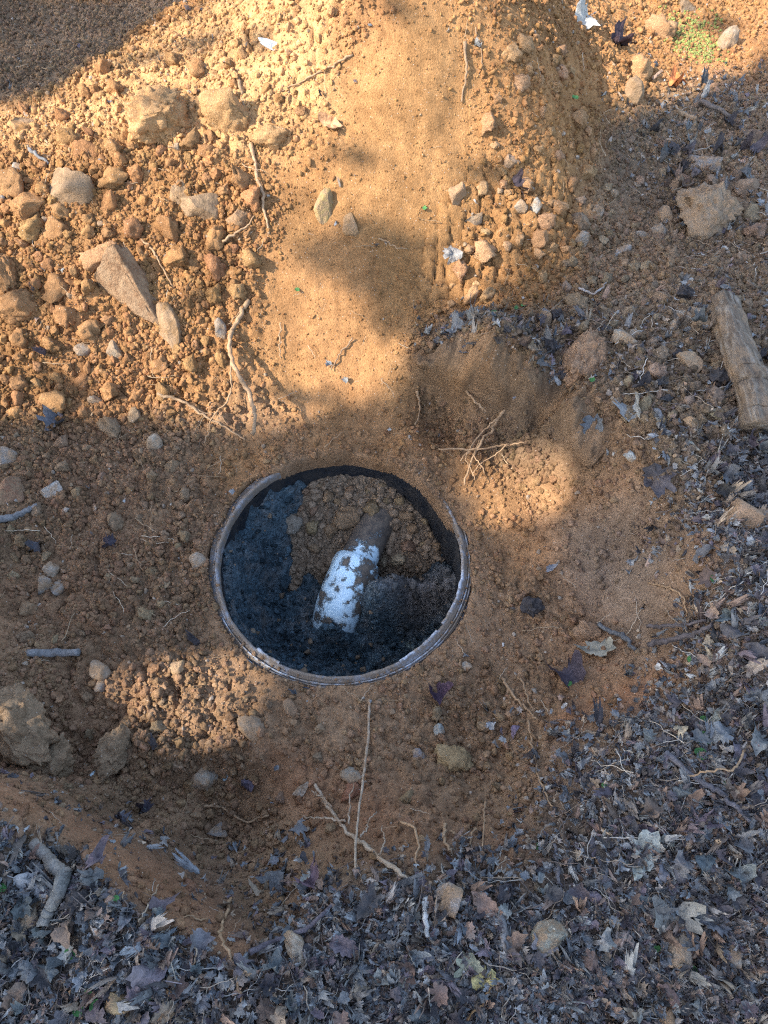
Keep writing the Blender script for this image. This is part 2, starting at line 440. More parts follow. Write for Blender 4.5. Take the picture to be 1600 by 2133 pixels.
def wood_material(name, dark=0.6):
    s = NT(name)
    c = s.n("ShaderNodeObjectInfo").outputs["Color"]
    pos = s.n("ShaderNodeNewGeometry").outputs["Position"]
    n1 = s.noise(pos, 60, 4, 0.6); n2 = s.noise(pos, 330, 4, 0.6)
    c = s.mix(1.0, c, s.ramp(n1, [(0.3, dark), (0.7, 1.25)]), 'MULTIPLY')
    c = s.mix(1.0, c, s.ramp(n2, [(0.3, 0.75), (0.7, 1.2)]), 'MULTIPLY')
    if name == 'root_skin': c = s.mix(s.ramp(s.noise(pos, 45, 5, .7), [(0.48, 0.0), (0.6, .8)]), c, (.27, .165, .09))
    b = s.bump(n2, 0.0025, 0.9); b = s.bump(n1, 0.004, 0.7, b)
    return s.out(c, 0.88, b, 0.2)
MAT_ROOT = wood_material("root_skin", 0.75)
MAT_WOOD = wood_material("weathered_wood", 0.55)
def log_material():
    s = NT("log_bark")
    pos = s.n("ShaderNodeNewGeometry").outputs["Position"]
    mp = s.n("ShaderNodeMapping"); mp.inputs["Scale"].default_value = (1, .12, 1); mp.inputs["Rotation"].default_value = (0, 0, .3); s.l(pos, mp.inputs["Vector"])
    n1 = s.noise(mp.outputs[0], 90, 5, 0.65); n2 = s.noise(pos, 300, 4, 0.65); n0 = s.noise(pos, 16, 4, 0.6)
    c = s.ramp(n1, [(0.28, (.07, .05, .036)), (0.5, (.16, .12, .085)), (0.72, (.29, .245, .195))])
    c = s.mix(s.ramp(n0, [(0.5, 0.0), (0.68, .8)]), c, (.28, .185, .11))
    b = s.bump(n2, 0.002, 0.8); b = s.bump(n1, 0.012, 1.0, b)
    return s.out(c, .92, b, .15)
MAT_LOG = log_material()
MAT_GREEN = wood_material("green_leaf", 0.8)

# ------------------------------------------------------------------ ground sheet
SOIL_L = np.array([0.40, 0.208, 0.083]); SOIL_M = np.array([0.37, 0.189, 0.077]); SOIL_D = np.array([0.290, 0.174, 0.096])
RED = np.array([0.33, 0.150, 0.075]); HUMUS = np.array([0.105, 0.090, 0.078]); DUST = np.array([0.26, 0.195, 0.14])
def lerp(a, b, t): return a * (1 - t[..., None]) + b * t[..., None]
m_up = sstep(0.25, 0.55, GY + 0.05 * fbm(GX * 4, GY * 4, 140))           # spoil (dry) against pit floor (moist)
colr = lerp(np.broadcast_to(SOIL_D, GX.shape + (3,)), SOIL_M, np.clip(m_up, 0, 1))
colr = lerp(colr, SOIL_L, np.clip(m_smooth * .8 + 0.5 * m_crack, 0, 1))
colr = lerp(colr, np.array([.56, .315, .138]), np.clip(m_crust, 0, 1))  # pale dry crust, its colour lifted further to imitate strong sun
colr = lerp(colr, SOIL_M * .88, np.clip(m_heap - m_crust, 0, 1))
colr = lerp(colr, SOIL_M * 0.95, m_smooth2 * 0.7)
colr = lerp(colr, RED, m_red * (0.55 + 0.3 * fbm(GX * 12, GY * 12, 150, 3)).clip(0, 1))
colr = lerp(colr, np.array([.35, .19, .105]), .7 * m_band)
colr = lerp(colr, RED * 1.25, 0.14 * sstep(0.1, 0.5, fbm(GX * 3.3, GY * 3.3, 155, 3)))
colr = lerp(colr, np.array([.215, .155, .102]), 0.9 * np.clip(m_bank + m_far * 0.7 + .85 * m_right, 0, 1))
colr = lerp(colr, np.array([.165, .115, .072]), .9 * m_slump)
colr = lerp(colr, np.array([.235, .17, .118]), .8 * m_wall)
colr = lerp(colr, np.array([.215, .155, .102]), .7 * m_behind)  # darker soil colour stands in for deep shade behind the crest
damp = (1.0 + .30 * fbm(GX * 2.6, GY * 2.6, 157, 4) + .22 * fbm(GX * 13, GY * 13, 158, 3))
colr = colr * np.clip(damp, .6, 1.3)[..., None]
dust = sstep(0.0, 0.5, fbm(GX * 3, GY * 3, 160, 4))
colr = lerp(colr, HUMUS * (1 - dust[..., None]) + (0.55 * HUMUS + 0.45 * DUST) * dust[..., None], m_lit * 0.95)
def lip(pix, width):
    p_ = wpoly(pix); best = np.full(GX.shape, 9.0)
    for k in range(len(p_) - 1):
        ax, ay = p_[k][:2]; ex, ey = p_[k + 1][0] - ax, p_[k + 1][1] - ay
        t = np.clip(((GX - ax) * ex + (GY - ay) * ey) / (ex * ex + ey * ey), 0, 1)
        best = np.minimum(best, np.hypot(GX - ax - t * ex, GY - ay - t * ey))
    return np.exp(-(best / width) ** 2)
l1 = lip([(885,735),(960,765),(1060,800),(1140,835),(1200,880),(1235,940)], .022) * (.6 + .7 * vnoise(GX * 14, GY * 14, 400))
l2 = lip([(640,872),(720,880),(800,880),(870,872)], .014) * (.6 + .6 * vnoise(GX * 18, GY * 18, 401))
GY0 = GY
SHY = -.040 * l1 - .012 * l2; SHX = -.012 * l1; Z = Z + .010 * l1 + .004 * l2
PULL = np.where(EDGE, RCUT / np.maximum(rad0, 1e-6), 1.0) * np.where(EDGE, 1 - .06 * np.clip(RCUT - rad0, 0, .02), 1)
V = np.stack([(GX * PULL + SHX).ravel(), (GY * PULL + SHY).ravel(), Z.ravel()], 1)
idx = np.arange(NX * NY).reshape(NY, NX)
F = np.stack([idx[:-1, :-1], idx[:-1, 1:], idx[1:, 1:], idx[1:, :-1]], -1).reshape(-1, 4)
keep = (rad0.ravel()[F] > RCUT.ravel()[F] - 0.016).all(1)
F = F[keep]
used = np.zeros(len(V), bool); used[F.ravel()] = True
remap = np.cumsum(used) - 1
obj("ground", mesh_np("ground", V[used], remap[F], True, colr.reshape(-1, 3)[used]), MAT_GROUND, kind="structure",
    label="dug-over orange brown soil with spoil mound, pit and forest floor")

# ------------------------------------------------------------------ the shade tree (stands outside the picture, towards the sun)
SU = np.cross(TO_SUN, [0, 0, 1.0]); SU /= np.linalg.norm(SU)
SV = np.cross(SU, TO_SUN)
def suv(p):
    p = np.asarray(p, float); return np.stack([p @ SU, p @ SV], -1)
GAPS = [
 [(-120,245),(60,215),(130,190),(200,135),(260,108),(330,50),(430,-60),(1700,-60),(1620,80),(1530,170),(1440,215),(1330,250),(1270,300),(1235,350),(1220,440),(1200,500),
  (1130,585),(1040,630),(960,655),(885,685),(865,740),(830,805),(740,855),(640,875),(560,905),(450,900),(330,875),(150,868),(-120,890)],
 [(965,1000),(1000,945),(1100,925),(1185,950),(1190,1040),(1110,1095),(1000,1090)],
 [(215,1462),(300,1388),(450,1355),(560,1365),(612,1415),(565,1480),(545,1535),(440,1545),(350,1512),(260,1495)],
 [(-80,1690),(25,1715),(40,1850),(-80,1870)],
]
SHADE = [[(680,505),(745,450),(835,475),(895,555),(915,640),(975,640),(960,730),(868,705),(800,665),(722,595)]]
gaps_uv = [suv(wpoly(g)) for g in GAPS]; shade_uv = [suv(wpoly(g)) for g in SHADE]
SHADE2 = suv(wpoly([(1050,-40),(1140,-40),(1190,100),(1250,230),(1310,330),(1240,400),(1190,310),(1130,190),(1075,60)]))
def lit_sd(q):
    d = np.maximum.reduce([sdist(q[:, 0], q[:, 1], g) for g in gaps_uv])
    for g in shade_uv: d = np.minimum(d, -sdist(q[:, 0], q[:, 1], g))
    return d
tree_pos = np.array([.1, .6, .2]) + TO_SUN * 6.6
tx, ty = tree_pos[0] - 0.3, tree_pos[1] - 1.05
tree = bpy.data.objects.new("shade_tree", None); COL.objects.link(tree)
tree.location = (tx, ty, 0.15)
tree["label"] = "leafy shade tree standing beyond the picture edge, shading the pit"; tree["category"] = "tree"
def tube(pts, radii, sides=10, noise=0.0, seed=0, cap=True):
    pts = np.asarray(pts, float); radii = np.asarray(radii, float)
    T = np.gradient(pts, axis=0); T /= np.linalg.norm(T, axis=1, keepdims=True) + 1e-12
    up = np.array([0, 0, 1.0]) if abs(T[0, 2]) < 0.9 else np.array([1.0, 0, 0])
    V = []; Nn = None
    for k in range(len(pts)):
        b = np.cross(T[k], up if Nn is None else Nn); 
        if Nn is None: Nn = np.cross(b, T[k])
        Nn = Nn - T[k] * (Nn @ T[k]); Nn /= np.linalg.norm(Nn) + 1e-12
        b = np.cross(T[k], Nn)
        for j in range(sides):
            a = 2 * math.pi * j / sides
            V.append(pts[k] + radii[k] * (math.cos(a) * Nn + math.sin(a) * b))
    V = np.array(V)
    if noise:
        ctr = np.repeat(pts, sides, 0); r = np.repeat(radii, sides)
        arc = np.repeat(np.concatenate([[0], np.cumsum(np.linalg.norm(np.diff(pts, axis=0), axis=1))]), sides) / r.mean()
        aa = np.tile(np.arange(sides) * 2 * math.pi / sides, len(pts))
        la = 4.5 if sides < 30 else 14.0
        q1 = np.stack([arc / la, np.cos(aa) * 1.1, np.sin(aa) * 1.1], 1); q2 = np.stack([arc / la, np.cos(aa) * 3.2, np.sin(aa) * 3.2], 1)
        f = 1 + noise * (1.5 * vnoise3(q1 + seed, seed) + 1.1 * vnoise3(q2 + seed, seed + 3))
        V = ctr + (V - ctr) * f[:, None]
    F = []
    for k in range(len(pts) - 1):
        for j in range(sides):
            a = k * sides + j; b2 = k * sides + (j + 1) % sides
            F.append((a, b2, b2 + sides, a + sides))
    if cap:
        n0 = len(V); V = np.vstack([V, pts[:1], pts[-1:]])
        e = (len(pts) - 1) * sides
        for j in range(sides):
            F.append((n0, (j + 1) % sides, j, j)); F.append((n0 + 1, e + j, e + (j + 1) % sides, e + (j + 1) % sides))
    return V, F
def mesh_list(name, V, F, smooth=True):
    me = bpy.data.meshes.new(name)
    me.from_pydata([tuple(v) for v in V], [], [tuple(dict.fromkeys(f)) for f in F])
    for p in me.polygons: p.use_smooth = smooth
    return me
tk = np.array([(0, 0, 0), (0.05, 0, 1.2), (-0.05, 0.1, 2.3), (0.1, 0.0, 3.4), (0.15, -0.1, 4.4), (0.1, 0, 5.2)])
o = obj("shade_tree_trunk", mesh_list("shade_tree_trunk", *tube(tk, [.26, .2, .17, .14, .09, .04], 12, 0.15, 1)), MAT_WOOD, tree); o.color = (.12, .10, .085, 1)
base_w = np.array([tx, ty, 0.15])
for k in range(26):
    a = random.uniform(0, 6.28); z0 = random.uniform(2.6, 4.8); L_ = random.uniform(1.2, 2.3)
    p0 = np.array([0.05, 0, z0]); p1 = p0 + np.array([math.cos(a) * L_, math.sin(a) * L_, random.uniform(-.3, 1.1)])
    pts = np.array([p0 + (p1 - p0) * t + np.array([0, 0, 0.25 * math.sin(t * 3.1)]) for t in np.linspace(0, 1, 6)])
    if (lit_sd(suv(pts + base_w)) > -0.05).any(): continue
    o = obj("shade_tree_limb", mesh_list("shade_tree_limb", *tube(pts, np.linspace(.055, .012, 6), 7, 0.1, k)), MAT_WOOD, tree); o.color = (.12, .10, .085, 1)
# foliage: leaves filling the crown, thinned where the sun comes through
NL = 60000
u = RNG.normal(size=(NL, 3)); u /= np.linalg.norm(u, axis=1, keepdims=True)
cen = tree_pos + np.array([0.1, 0.0, -0.1]); R = np.array([2.6, 3.0, 2.4]) * RNG.uniform(0.0, 1, (NL, 1)) ** (1 / 2.4)
lp = cen + u * R
sd = lit_sd(suv(lp))
sd2 = np.maximum.reduce([sdist(suv(lp)[:, 0], suv(lp)[:, 1], q_) for q_ in gaps_uv[1:]])
ok = ((sd < -0.03 + RNG.normal(0, 0.008, NL)) | ((RNG.uniform(size=NL) < 0.005) & (sd < 0.5))) & (sd2 < -.03)
ok |= (sdist(suv(lp)[:, 0], suv(lp)[:, 1], SHADE2) > 0) & (RNG.uniform(size=NL) < .16)
lp = lp[ok]; m = len(lp)
ax = RNG.normal(size=(m, 3)); ax /= np.linalg.norm(ax, axis=1, keepdims=True)
bx = np.cross(ax, RNG.normal(size=(m, 3))); bx /= np.linalg.norm(bx, axis=1, keepdims=True)
ls = RNG.uniform(.055, .085, m)[:, None]
nrm = np.cross(ax, bx)
q = np.stack([lp - ax * ls, lp + bx * ls * .62 + nrm * ls * .15, lp + ax * ls, lp - bx * ls * .62 + nrm * ls * .15], 1).reshape(-1, 3)
fi = np.arange(m * 4).reshape(m, 4)
crown = obj("crown", mesh_np("crown", q - base_w, fi, False), MAT_GREEN, tree); crown.color = (.06, .085, .03, 1)
crown["kind"] = "stuff"

# ------------------------------------------------------------------ the riser ring and what is inside it
def plastic_material(name, clean, dirt, amount, rough=0.5):
    s = NT(name)
    pos = s.n("ShaderNodeNewGeometry").outputs["Position"]
    n0 = s.noise(pos, 16, 6, 0.68); n1 = s.noise(pos, 90, 5, 0.6); n2 = s.noise(pos, 420, 3, 0.6)
    c = s.mix(s.ramp(n1, [(0.35, 0.0), (0.65, 1.0)]), tuple(0.62 * x for x in clean), clean)
    f = s.math('ADD', s.math('MULTIPLY', n0, 0.75), s.math('MULTIPLY', n1, 0.35))
    f = s.ramp(f, [(amount - 0.07, 1.0), (amount + 0.07, 0.0)])
    d = s.mix(n2, tuple(0.7 * x for x in dirt), tuple(1.2 * x for x in dirt))
    c = s.mix(f, c, d)
    r = s.math('ADD', s.math('MULTIPLY', f, 0.35), rough)
    b = s.bump(n2, 0.0012, 0.7); b = s.bump(f, 0.002, 0.6, b)
    return s.out(c, r, b, 0.4)
MAT_RING = plastic_material("riser_plastic", (.24, .25, .27), (.19, .145, .105), 0.60)
MAT_RIB = plastic_material("riser_rib", (.42, .45, .49), (.24, .18, .125), 0.555)
MAT_GASKET = plastic_material("blue_gasket", (.045, .085, .15), (.18, .13, .09), 0.46)
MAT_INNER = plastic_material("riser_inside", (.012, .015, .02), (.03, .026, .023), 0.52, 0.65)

def lathe(name, prof, a0=0, a1=2 * math.pi, seg=160, wob=0.0015, seed=3):
    full = abs(a1 - a0) > 6.28
    ang = np.linspace(a0, a1, seg, endpoint=not full)
    prof = np.array(prof); P = len(prof)
    V = np.zeros((len(ang), P, 3))
    nz = fbm(np.cos(ang) * 12 + seed, np.sin(ang) * 12, seed, 4)
    for k in range(P):
        r = prof[k, 0] + wob * nz + wob * 0.5 * fbm(np.cos(ang) * 30 + k, np.sin(ang) * 30, seed + 9, 2)
        V[:, k, 0] = r * np.cos(ang); V[:, k, 1] = r * np.sin(ang)
        V[:, k, 2] = prof[k, 1] + wob * 0.9 * fbm(np.cos(ang) * 18 + 7 * k, np.sin(ang) * 18, seed + 5, 3)
    nA = len(ang)
    F = []
    for i in range(nA if full else nA - 1):
        j = (i + 1) % nA
        for k in range(P - 1):
            F.append((i * P + k, j * P + k, j * P + k + 1, i * P + k + 1))
    return mesh_np(name, V.reshape(-1, 3), np.array(F), True)
riser = bpy.data.objects.new("riser_ring", None); COL.objects.link(riser)
riser["label"] = "round grey plastic riser ring, dirt-caked, open in the middle of the pit"; riser["category"] = "riser ring"
rad = math.radians
obj("rim", lathe("rim", [(.2805, -.012), (.2808, .010), (.283, .0135), (.288, .0135), (.2895, .009), (.2935, .0085), (.2945, .002), (.3065, .001), (.309, -.03)], wob=.0019), MAT_RING, riser)
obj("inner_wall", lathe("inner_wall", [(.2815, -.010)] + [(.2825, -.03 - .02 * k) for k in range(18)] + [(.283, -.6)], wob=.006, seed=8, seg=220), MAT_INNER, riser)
obj("rib", lathe("rib", [(.2960, .0), (.2965, .009), (.2985, .0095), (.2992, .0)], rad(-150), rad(28), 130, .0012, 14), MAT_RIB, riser)
obj("rib", lathe("rib", [(.3015, .0), (.3022, .0075), (.3045, .0075), (.3052, .0)], rad(-120), rad(24), 120, .0014, 19), MAT_RING, riser)
for a0, a1, s_ in ((-38, 20, 23), (-78, -48, 27), (-132, -112, 31), (-104, -88, 33)):
    obj("gasket", lathe("gasket", [(.3092, -.004), (.310, .0068), (.3118, .0068), (.3125, -.004)], rad(a0), rad(a1), 60, .0016, s_), MAT_GASKET, riser)
for a0, a1, s_ in ((-36, 6, 41), (-62, -40, 43), (-128, -116, 45)):
    obj("lip_flake", lathe("lip_flake", [(.2785, .006), (.2790, .0165), (.2845, .017), (.2855, .012)], rad(a0), rad(a1), 50, .0022, s_), MAT_RIB, riser)

g = np.arange(-0.294, 0.2941, 0.0035)
HX, HY = np.meshgrid(g, g)
def gauss(px, py, zz, rx, ry, amp):
    c = PZ(px, py, zz)
    return amp * np.exp(-((HX - c[0]) / rx) ** 2 - ((HY - c[1]) / ry) ** 2)
ZL = -0.315 + 0.055 * fbm(HX * 9, HY * 9, 200, 5) + 0.022 * np.abs(fbm(HX * 22, HY * 22, 210, 5)) + (.17 * sstep(.05, -.08, HX) + .05) * sstep(.185, .285, np.hypot(HX, HY) + .02 * fbm(HX * 14, HY * 14, 205, 3))
ZL = ZL + gauss(865, 1235, -.2, .10, .05, .16) + gauss(925, 1200, -.2, .05, .05, .06) + gauss(790, 1270, -.2, .045, .035, .12) + gauss(805, 1235, -.18, .045, .05, .09) + gauss(700, 1330, -.28, .06, .03, .05) + gauss(765, 1238, -.14, .028, .05, .08) + gauss(690, 1312, -.2, .05, .022, .07)
ZL = ZL + gauss(560, 1150, -.25, .07, .09, .055) + gauss(720, 1350, -.3, .09, .035, .035) + gauss(480, 1230, -.25, .05, .12, .07) + gauss(930, 1310, -.28, .05, .06, .04)
ZL = ZL - gauss(890, 1300, -.3, .025, .018, .04)
f1, f2, ci = worley(HX * 22 + .3 * fbm(HX * 15, HY * 15, 5), HY * 22, 220)
ZL = ZL + 0.040 * np.clip(0.6 - f1, 0, 1) * (ci > 0.35)
f1, f2, ci = worley(HX * 48 + .5 * fbm(HX * 30, HY * 30, 6), HY * 48, 226)
ZL = ZL + 0.018 * np.clip(0.7 - f1, 0, 1) * (ci > 0.3) + .014 * fbm(HX * 45, HY * 45, 228, 4)
pf = PZ(690, 1175, -.25); pb = PZ(760, 985, -.075)
slope = (pb[2] - pf[2]) / (pb[1] - pf[1])
ZH = pf[2] + slope * (HY - pf[1]) + 0.014 * fbm(HX * 11, HY * 11, 230, 4)
lft = PZ(590, 1080, -.17)[0]
ZH = ZH - 0.9 * np.clip(lft - HX + .05 * fbm(HX * 8, HY * 8, 236, 4) - .05 * (HY - .1) / .15, 0, 1) + gauss(880, 1170, -.22, .08, .05, .035)
f1, f2, ci = worley(HX * 38, HY * 38, 240); ZH = ZH + 0.012 * np.sqrt(np.clip((.3 + .4 * ci) ** 2 - f1 ** 2, 0, None))
f1, f2, ci = worley(HX * 90, HY * 90, 250); ZH = ZH + 0.005 * np.sqrt(np.clip((.3 + .4 * ci) ** 2 - f1 ** 2, 0, None))
def disc(name, zz, keepmask, mat, col=None, **props):
    ii = np.arange(HX.size).reshape(HX.shape)
    F = np.stack([ii[:-1, :-1], ii[:-1, 1:], ii[1:, 1:], ii[1:, :-1]], -1).reshape(-1, 4)
    F = F[keepmask.ravel()[F].all(1)]
    V = np.stack([HX.ravel(), HY.ravel(), zz.ravel()], 1)
    used = np.zeros(len(V), bool); used[F.ravel()] = True; rm = np.cumsum(used) - 1
    return obj(name, mesh_np(name, V[used], rm[F], True, None if col is None else np.broadcast_to(col, V.shape)[used]), mat, **props)
s = NT("tank_sludge")
pos = s.n("ShaderNodeNewGeometry").outputs["Position"]
n0 = s.noise(pos, 14, 5, 0.6); n1 = s.noise(pos, 60, 5, 0.65); n2 = s.noise(pos, 260, 4, 0.65)
c = s.ramp(n0, [(0.30, (.018, .040, .055)), (0.48, (.065, .105, .125)), (0.60, (.11, .125, .128)), (0.76, (.15, .125, .10))])
at = s.n('ShaderNodeAttribute', attribute_name='mud'); at.attribute_type = 'GEOMETRY'
c = s.mix(at.outputs['Fac'], c, (.17, .15, .135))
c = s.mix(1.0, c, s.ramp(n1, [(0.3, 0.5), (0.7, 1.7)]), 'MULTIPLY')
c = s.mix(1.0, c, s.ramp(n2, [(0.3, 0.6), (0.7, 1.5)]), 'MULTIPLY')
b = s.bump(n2, 0.007, 0.9); b = s.bump(n1, 0.02, 0.9, b)
MAT_SLUDGE = s.out(c, s.ramp(n1, [(0.35, 0.32), (0.65, 0.75)]), b, 0.5)
inner = np.hypot(HX, HY) < 0.2885
slo = disc("tank_sludge", ZL, inner, MAT_SLUDGE, kind="structure", label="dark wet blue-black sludge at the bottom of the tank opening")
co = np.empty(len(slo.data.vertices) * 3, np.float32); slo.data.vertices.foreach_get("co", co); co = co.reshape(-1, 3)
mc = PZ(880, 1235, -.2); md = np.clip(1.25 * np.exp(-((co[:, 0] - mc[0]) / .12) ** 2 - ((co[:, 1] - mc[1]) / .065) ** 2) + .35 * fbm(co[:, 0] * 14, co[:, 1] * 14, 270, 3), 0, 1)
a_ = slo.data.attributes.new("mud", "FLOAT", "POINT"); a_.data.foreach_set("value", md.astype(np.float32))
disc("spilled_soil", ZH, inner & (ZH > ZL - 0.02), MAT_GROUND, np.array([.27, .195, .13]), kind="structure", label="brown soil slid into the tank opening from the mound side")
def ground_in(x, y):
    i = np.clip(np.round((np.asarray(x) + .294) / .0035).astype(int), 0, len(g) - 1); j = np.clip(np.round((np.asarray(y) + .294) / .0035).astype(int), 0, len(g) - 1)
    return np.maximum(ZL[j, i], ZH[j, i])

s = NT("dirty_white_pipe")
tc = s.n("ShaderNodeNewGeometry").outputs["Position"]
n0 = s.noise(tc, 24, 3, 0.5); n1 = s.noise(tc, 46, 8, 0.72); n2 = s.noise(tc, 420, 3, 0.6)
at = s.n("ShaderNodeAttribute", attribute_name="wear"); at.attribute_type = 'GEOMETRY'
f = s.math('ADD', s.math('MULTIPLY', n1, 0.55), s.math('MULTIPLY', n0, 0.45))
f = s.math('ADD', f, s.math('MULTIPLY', n2, 0.10))
f = s.math('SUBTRACT', f, at.outputs["Fac"])
f = s.ramp(f, [(-0.0, 0.0), (0.05, 1.0)])
d = s.ramp(n1, [(0.3, (.035, .03, .028)), (0.55, (.12, .095, .072)), (0.75, (.20, .155, .11))])
wh = s.mix(s.ramp(n0, [(0.42, 0.0), (0.66, .55)]), (.60, .79, .88), (.36, .34, .29))
wh = s.mix(1.0, wh, s.ramp(n2, [(0.3, .8), (0.7, 1.08)]), 'MULTIPLY')
c = s.mix(f, wh, d)
b = s.bump(n2, 0.001, 0.5); b = s.bump(f, 0.004, 0.9, b); 
MAT_PIPE = s.out(c, s.math('ADD', s.math('MULTIPLY', f, 0.5), 0.3), b, 0.45)
pipe = bpy.data.objects.new("drain_pipe", None); COL.objects.link(pipe)
pipe["label"] = "white plastic drain pipe with elbow, smeared with dark sludge inside the ring"; pipe["category"] = "pipe"
def wear_attr(me, vals):
    a = me.attributes.new("wear", 'FLOAT', 'POINT'); a.data.foreach_set("value", np.asarray(vals, np.float32))
pA = PZ(812, 1030, -.18); pB = PZ(745, 1172, -.180); dv = (pB - pA) / np.linalg.norm(pB - pA)
pA = pA - dv * 0.05
body = np.array([pA + dv * t for t in np.linspace(0, np.linalg.norm(pB - pA) + .03, 24)])
V_, F_ = tube(body, np.full(24, .0485), 40); me = mesh_list("pipe_body", V_, F_)
px_along = np.clip(((V_ - pA) @ dv) / np.linalg.norm(pB - pA), 0, 1.2)
wear_attr(me, 0.32 + 0.23 * sstep(0.60, 1.0, px_along) + 0.04 * np.sign(V_[:, 0] - (pA + np.outer((V_ - pA) @ dv, dv))[:, 0]))
obj("pipe_body", me, MAT_PIPE, pipe)
# fitting collar and the elbow turning down
q0 = pB + dv * .002; q1 = q0 + dv * 0.038
elb = [q0 - dv * .004, q0, q0 + dv * .014, q0 + dv * .027, q1]
tdir = np.array([-0.12, -0.10, -1.0]); tdir /= np.linalg.norm(tdir)
for t in np.linspace(0.12, 1, 9):
    dd = dv * (1 - t) + tdir * t; dd /= np.linalg.norm(dd); elb.append(elb[-1] + dd * .019)
for t in range(5): elb.append(elb[-1] + tdir * .03)
elb = np.array(elb)
rr = np.array([.048, .0600, .0610, .0605] + [.059] * (len(elb) - 4))
V_, F_ = tube(elb, rr, 48, 0.06, 4); me = mesh_list("elbow", V_, F_)
al = np.clip(((V_ - q0) @ dv) / .14, -.2, 1.2)
wear_attr(me, 0.612 - 0.08 * np.exp(-((al - .38) / .16) ** 2) - 0.05 * sstep(.55, 1.0, al) - 0.12 * sstep(0.02, 0.055, V_[:, 0] - elb[:, 0].mean() - .01))
obj("elbow", me, MAT_PIPE, pipe)

# ------------------------------------------------------------------ shapes for stones, clods, leaves
def ico(sub):
    bm = bmesh.new(); bmesh.ops.create_icosphere(bm, subdivisions=sub, radius=1.0)
    V = np.array([v.co[:] for v in bm.verts]); F = np.array([[v.index for v in f.verts] for f in bm.faces]); bm.free()
    return V, F
ICO = {k: ico(k) for k in (2, 3, 4, 5)}
def rock_verts(kind, seed, sub):
    r = np.random.default_rng(seed)
    p = ICO[sub][0].copy()
    npl, lo, hi = {'ang': (8, .30, .60), 'flat': (8, .34, .66), 'rnd': (13, .60, .88), 'clod': (13, .42, .80)}[kind]
    if kind == 'clod':
        p = p * (1 + 0.55 * vnoise3(p * 1.3 + seed, seed) + 0.40 * vnoise3(p * 2.9 + seed, seed + 1))[:, None]
    for k in range(npl):
        nv = r.normal(size=3); nv /= np.linalg.norm(nv); d = r.uniform(lo, hi)
        e = p @ nv - d
        p = p - np.where(e > 0, e * (0.97 if kind != 'clod' else 0.85), 0)[:, None] * nv
    nrm = p / (np.linalg.norm(p, axis=1, keepdims=True) + 1e-9)
    if kind == 'clod':
        p = p + nrm * (1.0 if sub < 4 else .6) * (0.34 * vnoise3(p * 4 + seed, seed + 2) + 0.34 * vnoise3(p * 8.5 + seed, seed + 3) + 0.24 * vnoise3(p * 18 + seed, seed + 4) + (.13 * vnoise3(p * 36 + seed, seed + 5) if sub > 3 else 0))[:, None]
    else:
        p = p + nrm * (0.12 * vnoise3(p * 2.2 + seed, seed + 2) + 0.11 * vnoise3(p * 6 + seed, seed + 3) + 0.07 * vnoise3(p * 14 + seed, seed + 4))[:, None]
    lo_, hi_ = p.min(0), p.max(0)
    return (p - (lo_ + hi_) / 2) / ((hi_ - lo_) / 2)

def gnormal(x, y, e=0.012):
    zx = (bil(ZS, x + e, y) - bil(ZS, x - e, y)) / (2 * e); zy = (bil(ZS, x, y + e) - bil(ZS, x, y - e)) / (2 * e)
    v = np.stack([-zx, -zy, np.ones_like(zx)], -1); return v / np.linalg.norm(v, axis=-1, keepdims=True)
def surf(px, py, inside=False):
    """ground point at a pixel, on the detailed surface (inside: on what lies in the tank opening)"""
    if not inside: return hit([px], [py], Z)[0]
    d = ray(px, py); t = 1.4
    for _ in range(600):
        p = CAM + t * d
        if p[2] < ground_in(p[0], p[1]): break
        t += 0.002
    return p
THINGS = []          # (object, kind, world position, landmark phrase)
def basis(px, py, rot):
    tw = -ray(px, py); rt = np.cross([0, 0, 1.0], tw); rt /= np.linalg.norm(rt); up = np.cross(tw, rt)
    c, s_ = math.cos(rot), math.sin(rot)
    return np.stack([rt * c + up * s_, -rt * s_ + up * c, tw], 1)
def measured(name, px, py, w, h, rot, kind, colour, label, cat, lm=None, sub=3, thick=0.75, lift=0.15, seed=None, mat=None, inside=False, group=None):
    P = surf(px, py, inside); dist = np.linalg.norm(P - CAM)
    a, b = w / 2 * dist / FPX, h / 2 * dist / FPX
    c = thick * min(a, b)
    seed = seed if seed is not None else int(px * 7 + py)
    v = rock_verts(kind, seed, sub) * np.array([a, b, c])
    o = obj(name, mesh_np(name, v, ICO[sub][1], True), mat or (MAT_SOIL if kind == 'clod' else MAT_ROCK), label=label, category=cat, group=group)
    B = basis(px, py, math.radians(rot))
    M = Matrix([[*B[0], 0], [*B[1], 0], [*B[2], 0], [0, 0, 0, 1]])
    M.translation = (P + B[:, 2] * c * lift).tolist()
    o.matrix_world = M
    dimf = (.70 if py < 870 else .86) if name == 'stone' else 1.0
    o.color = (*[q * dimf for q in colour], 1)
    THINGS.append((o, name, P, lm))
    return o
OR = (.36, .185, .085); TAN = (.32, .205, .11); BRN = (.33, .215, .125); GRY = (.30, .28, .25); PAL = (.46, .43, .37); RDB = (.30, .15, .09); YEL = (.50, .36, .13); BLU = (.30, .34, .36); OC = (.40, .235, .11)
G1 = None
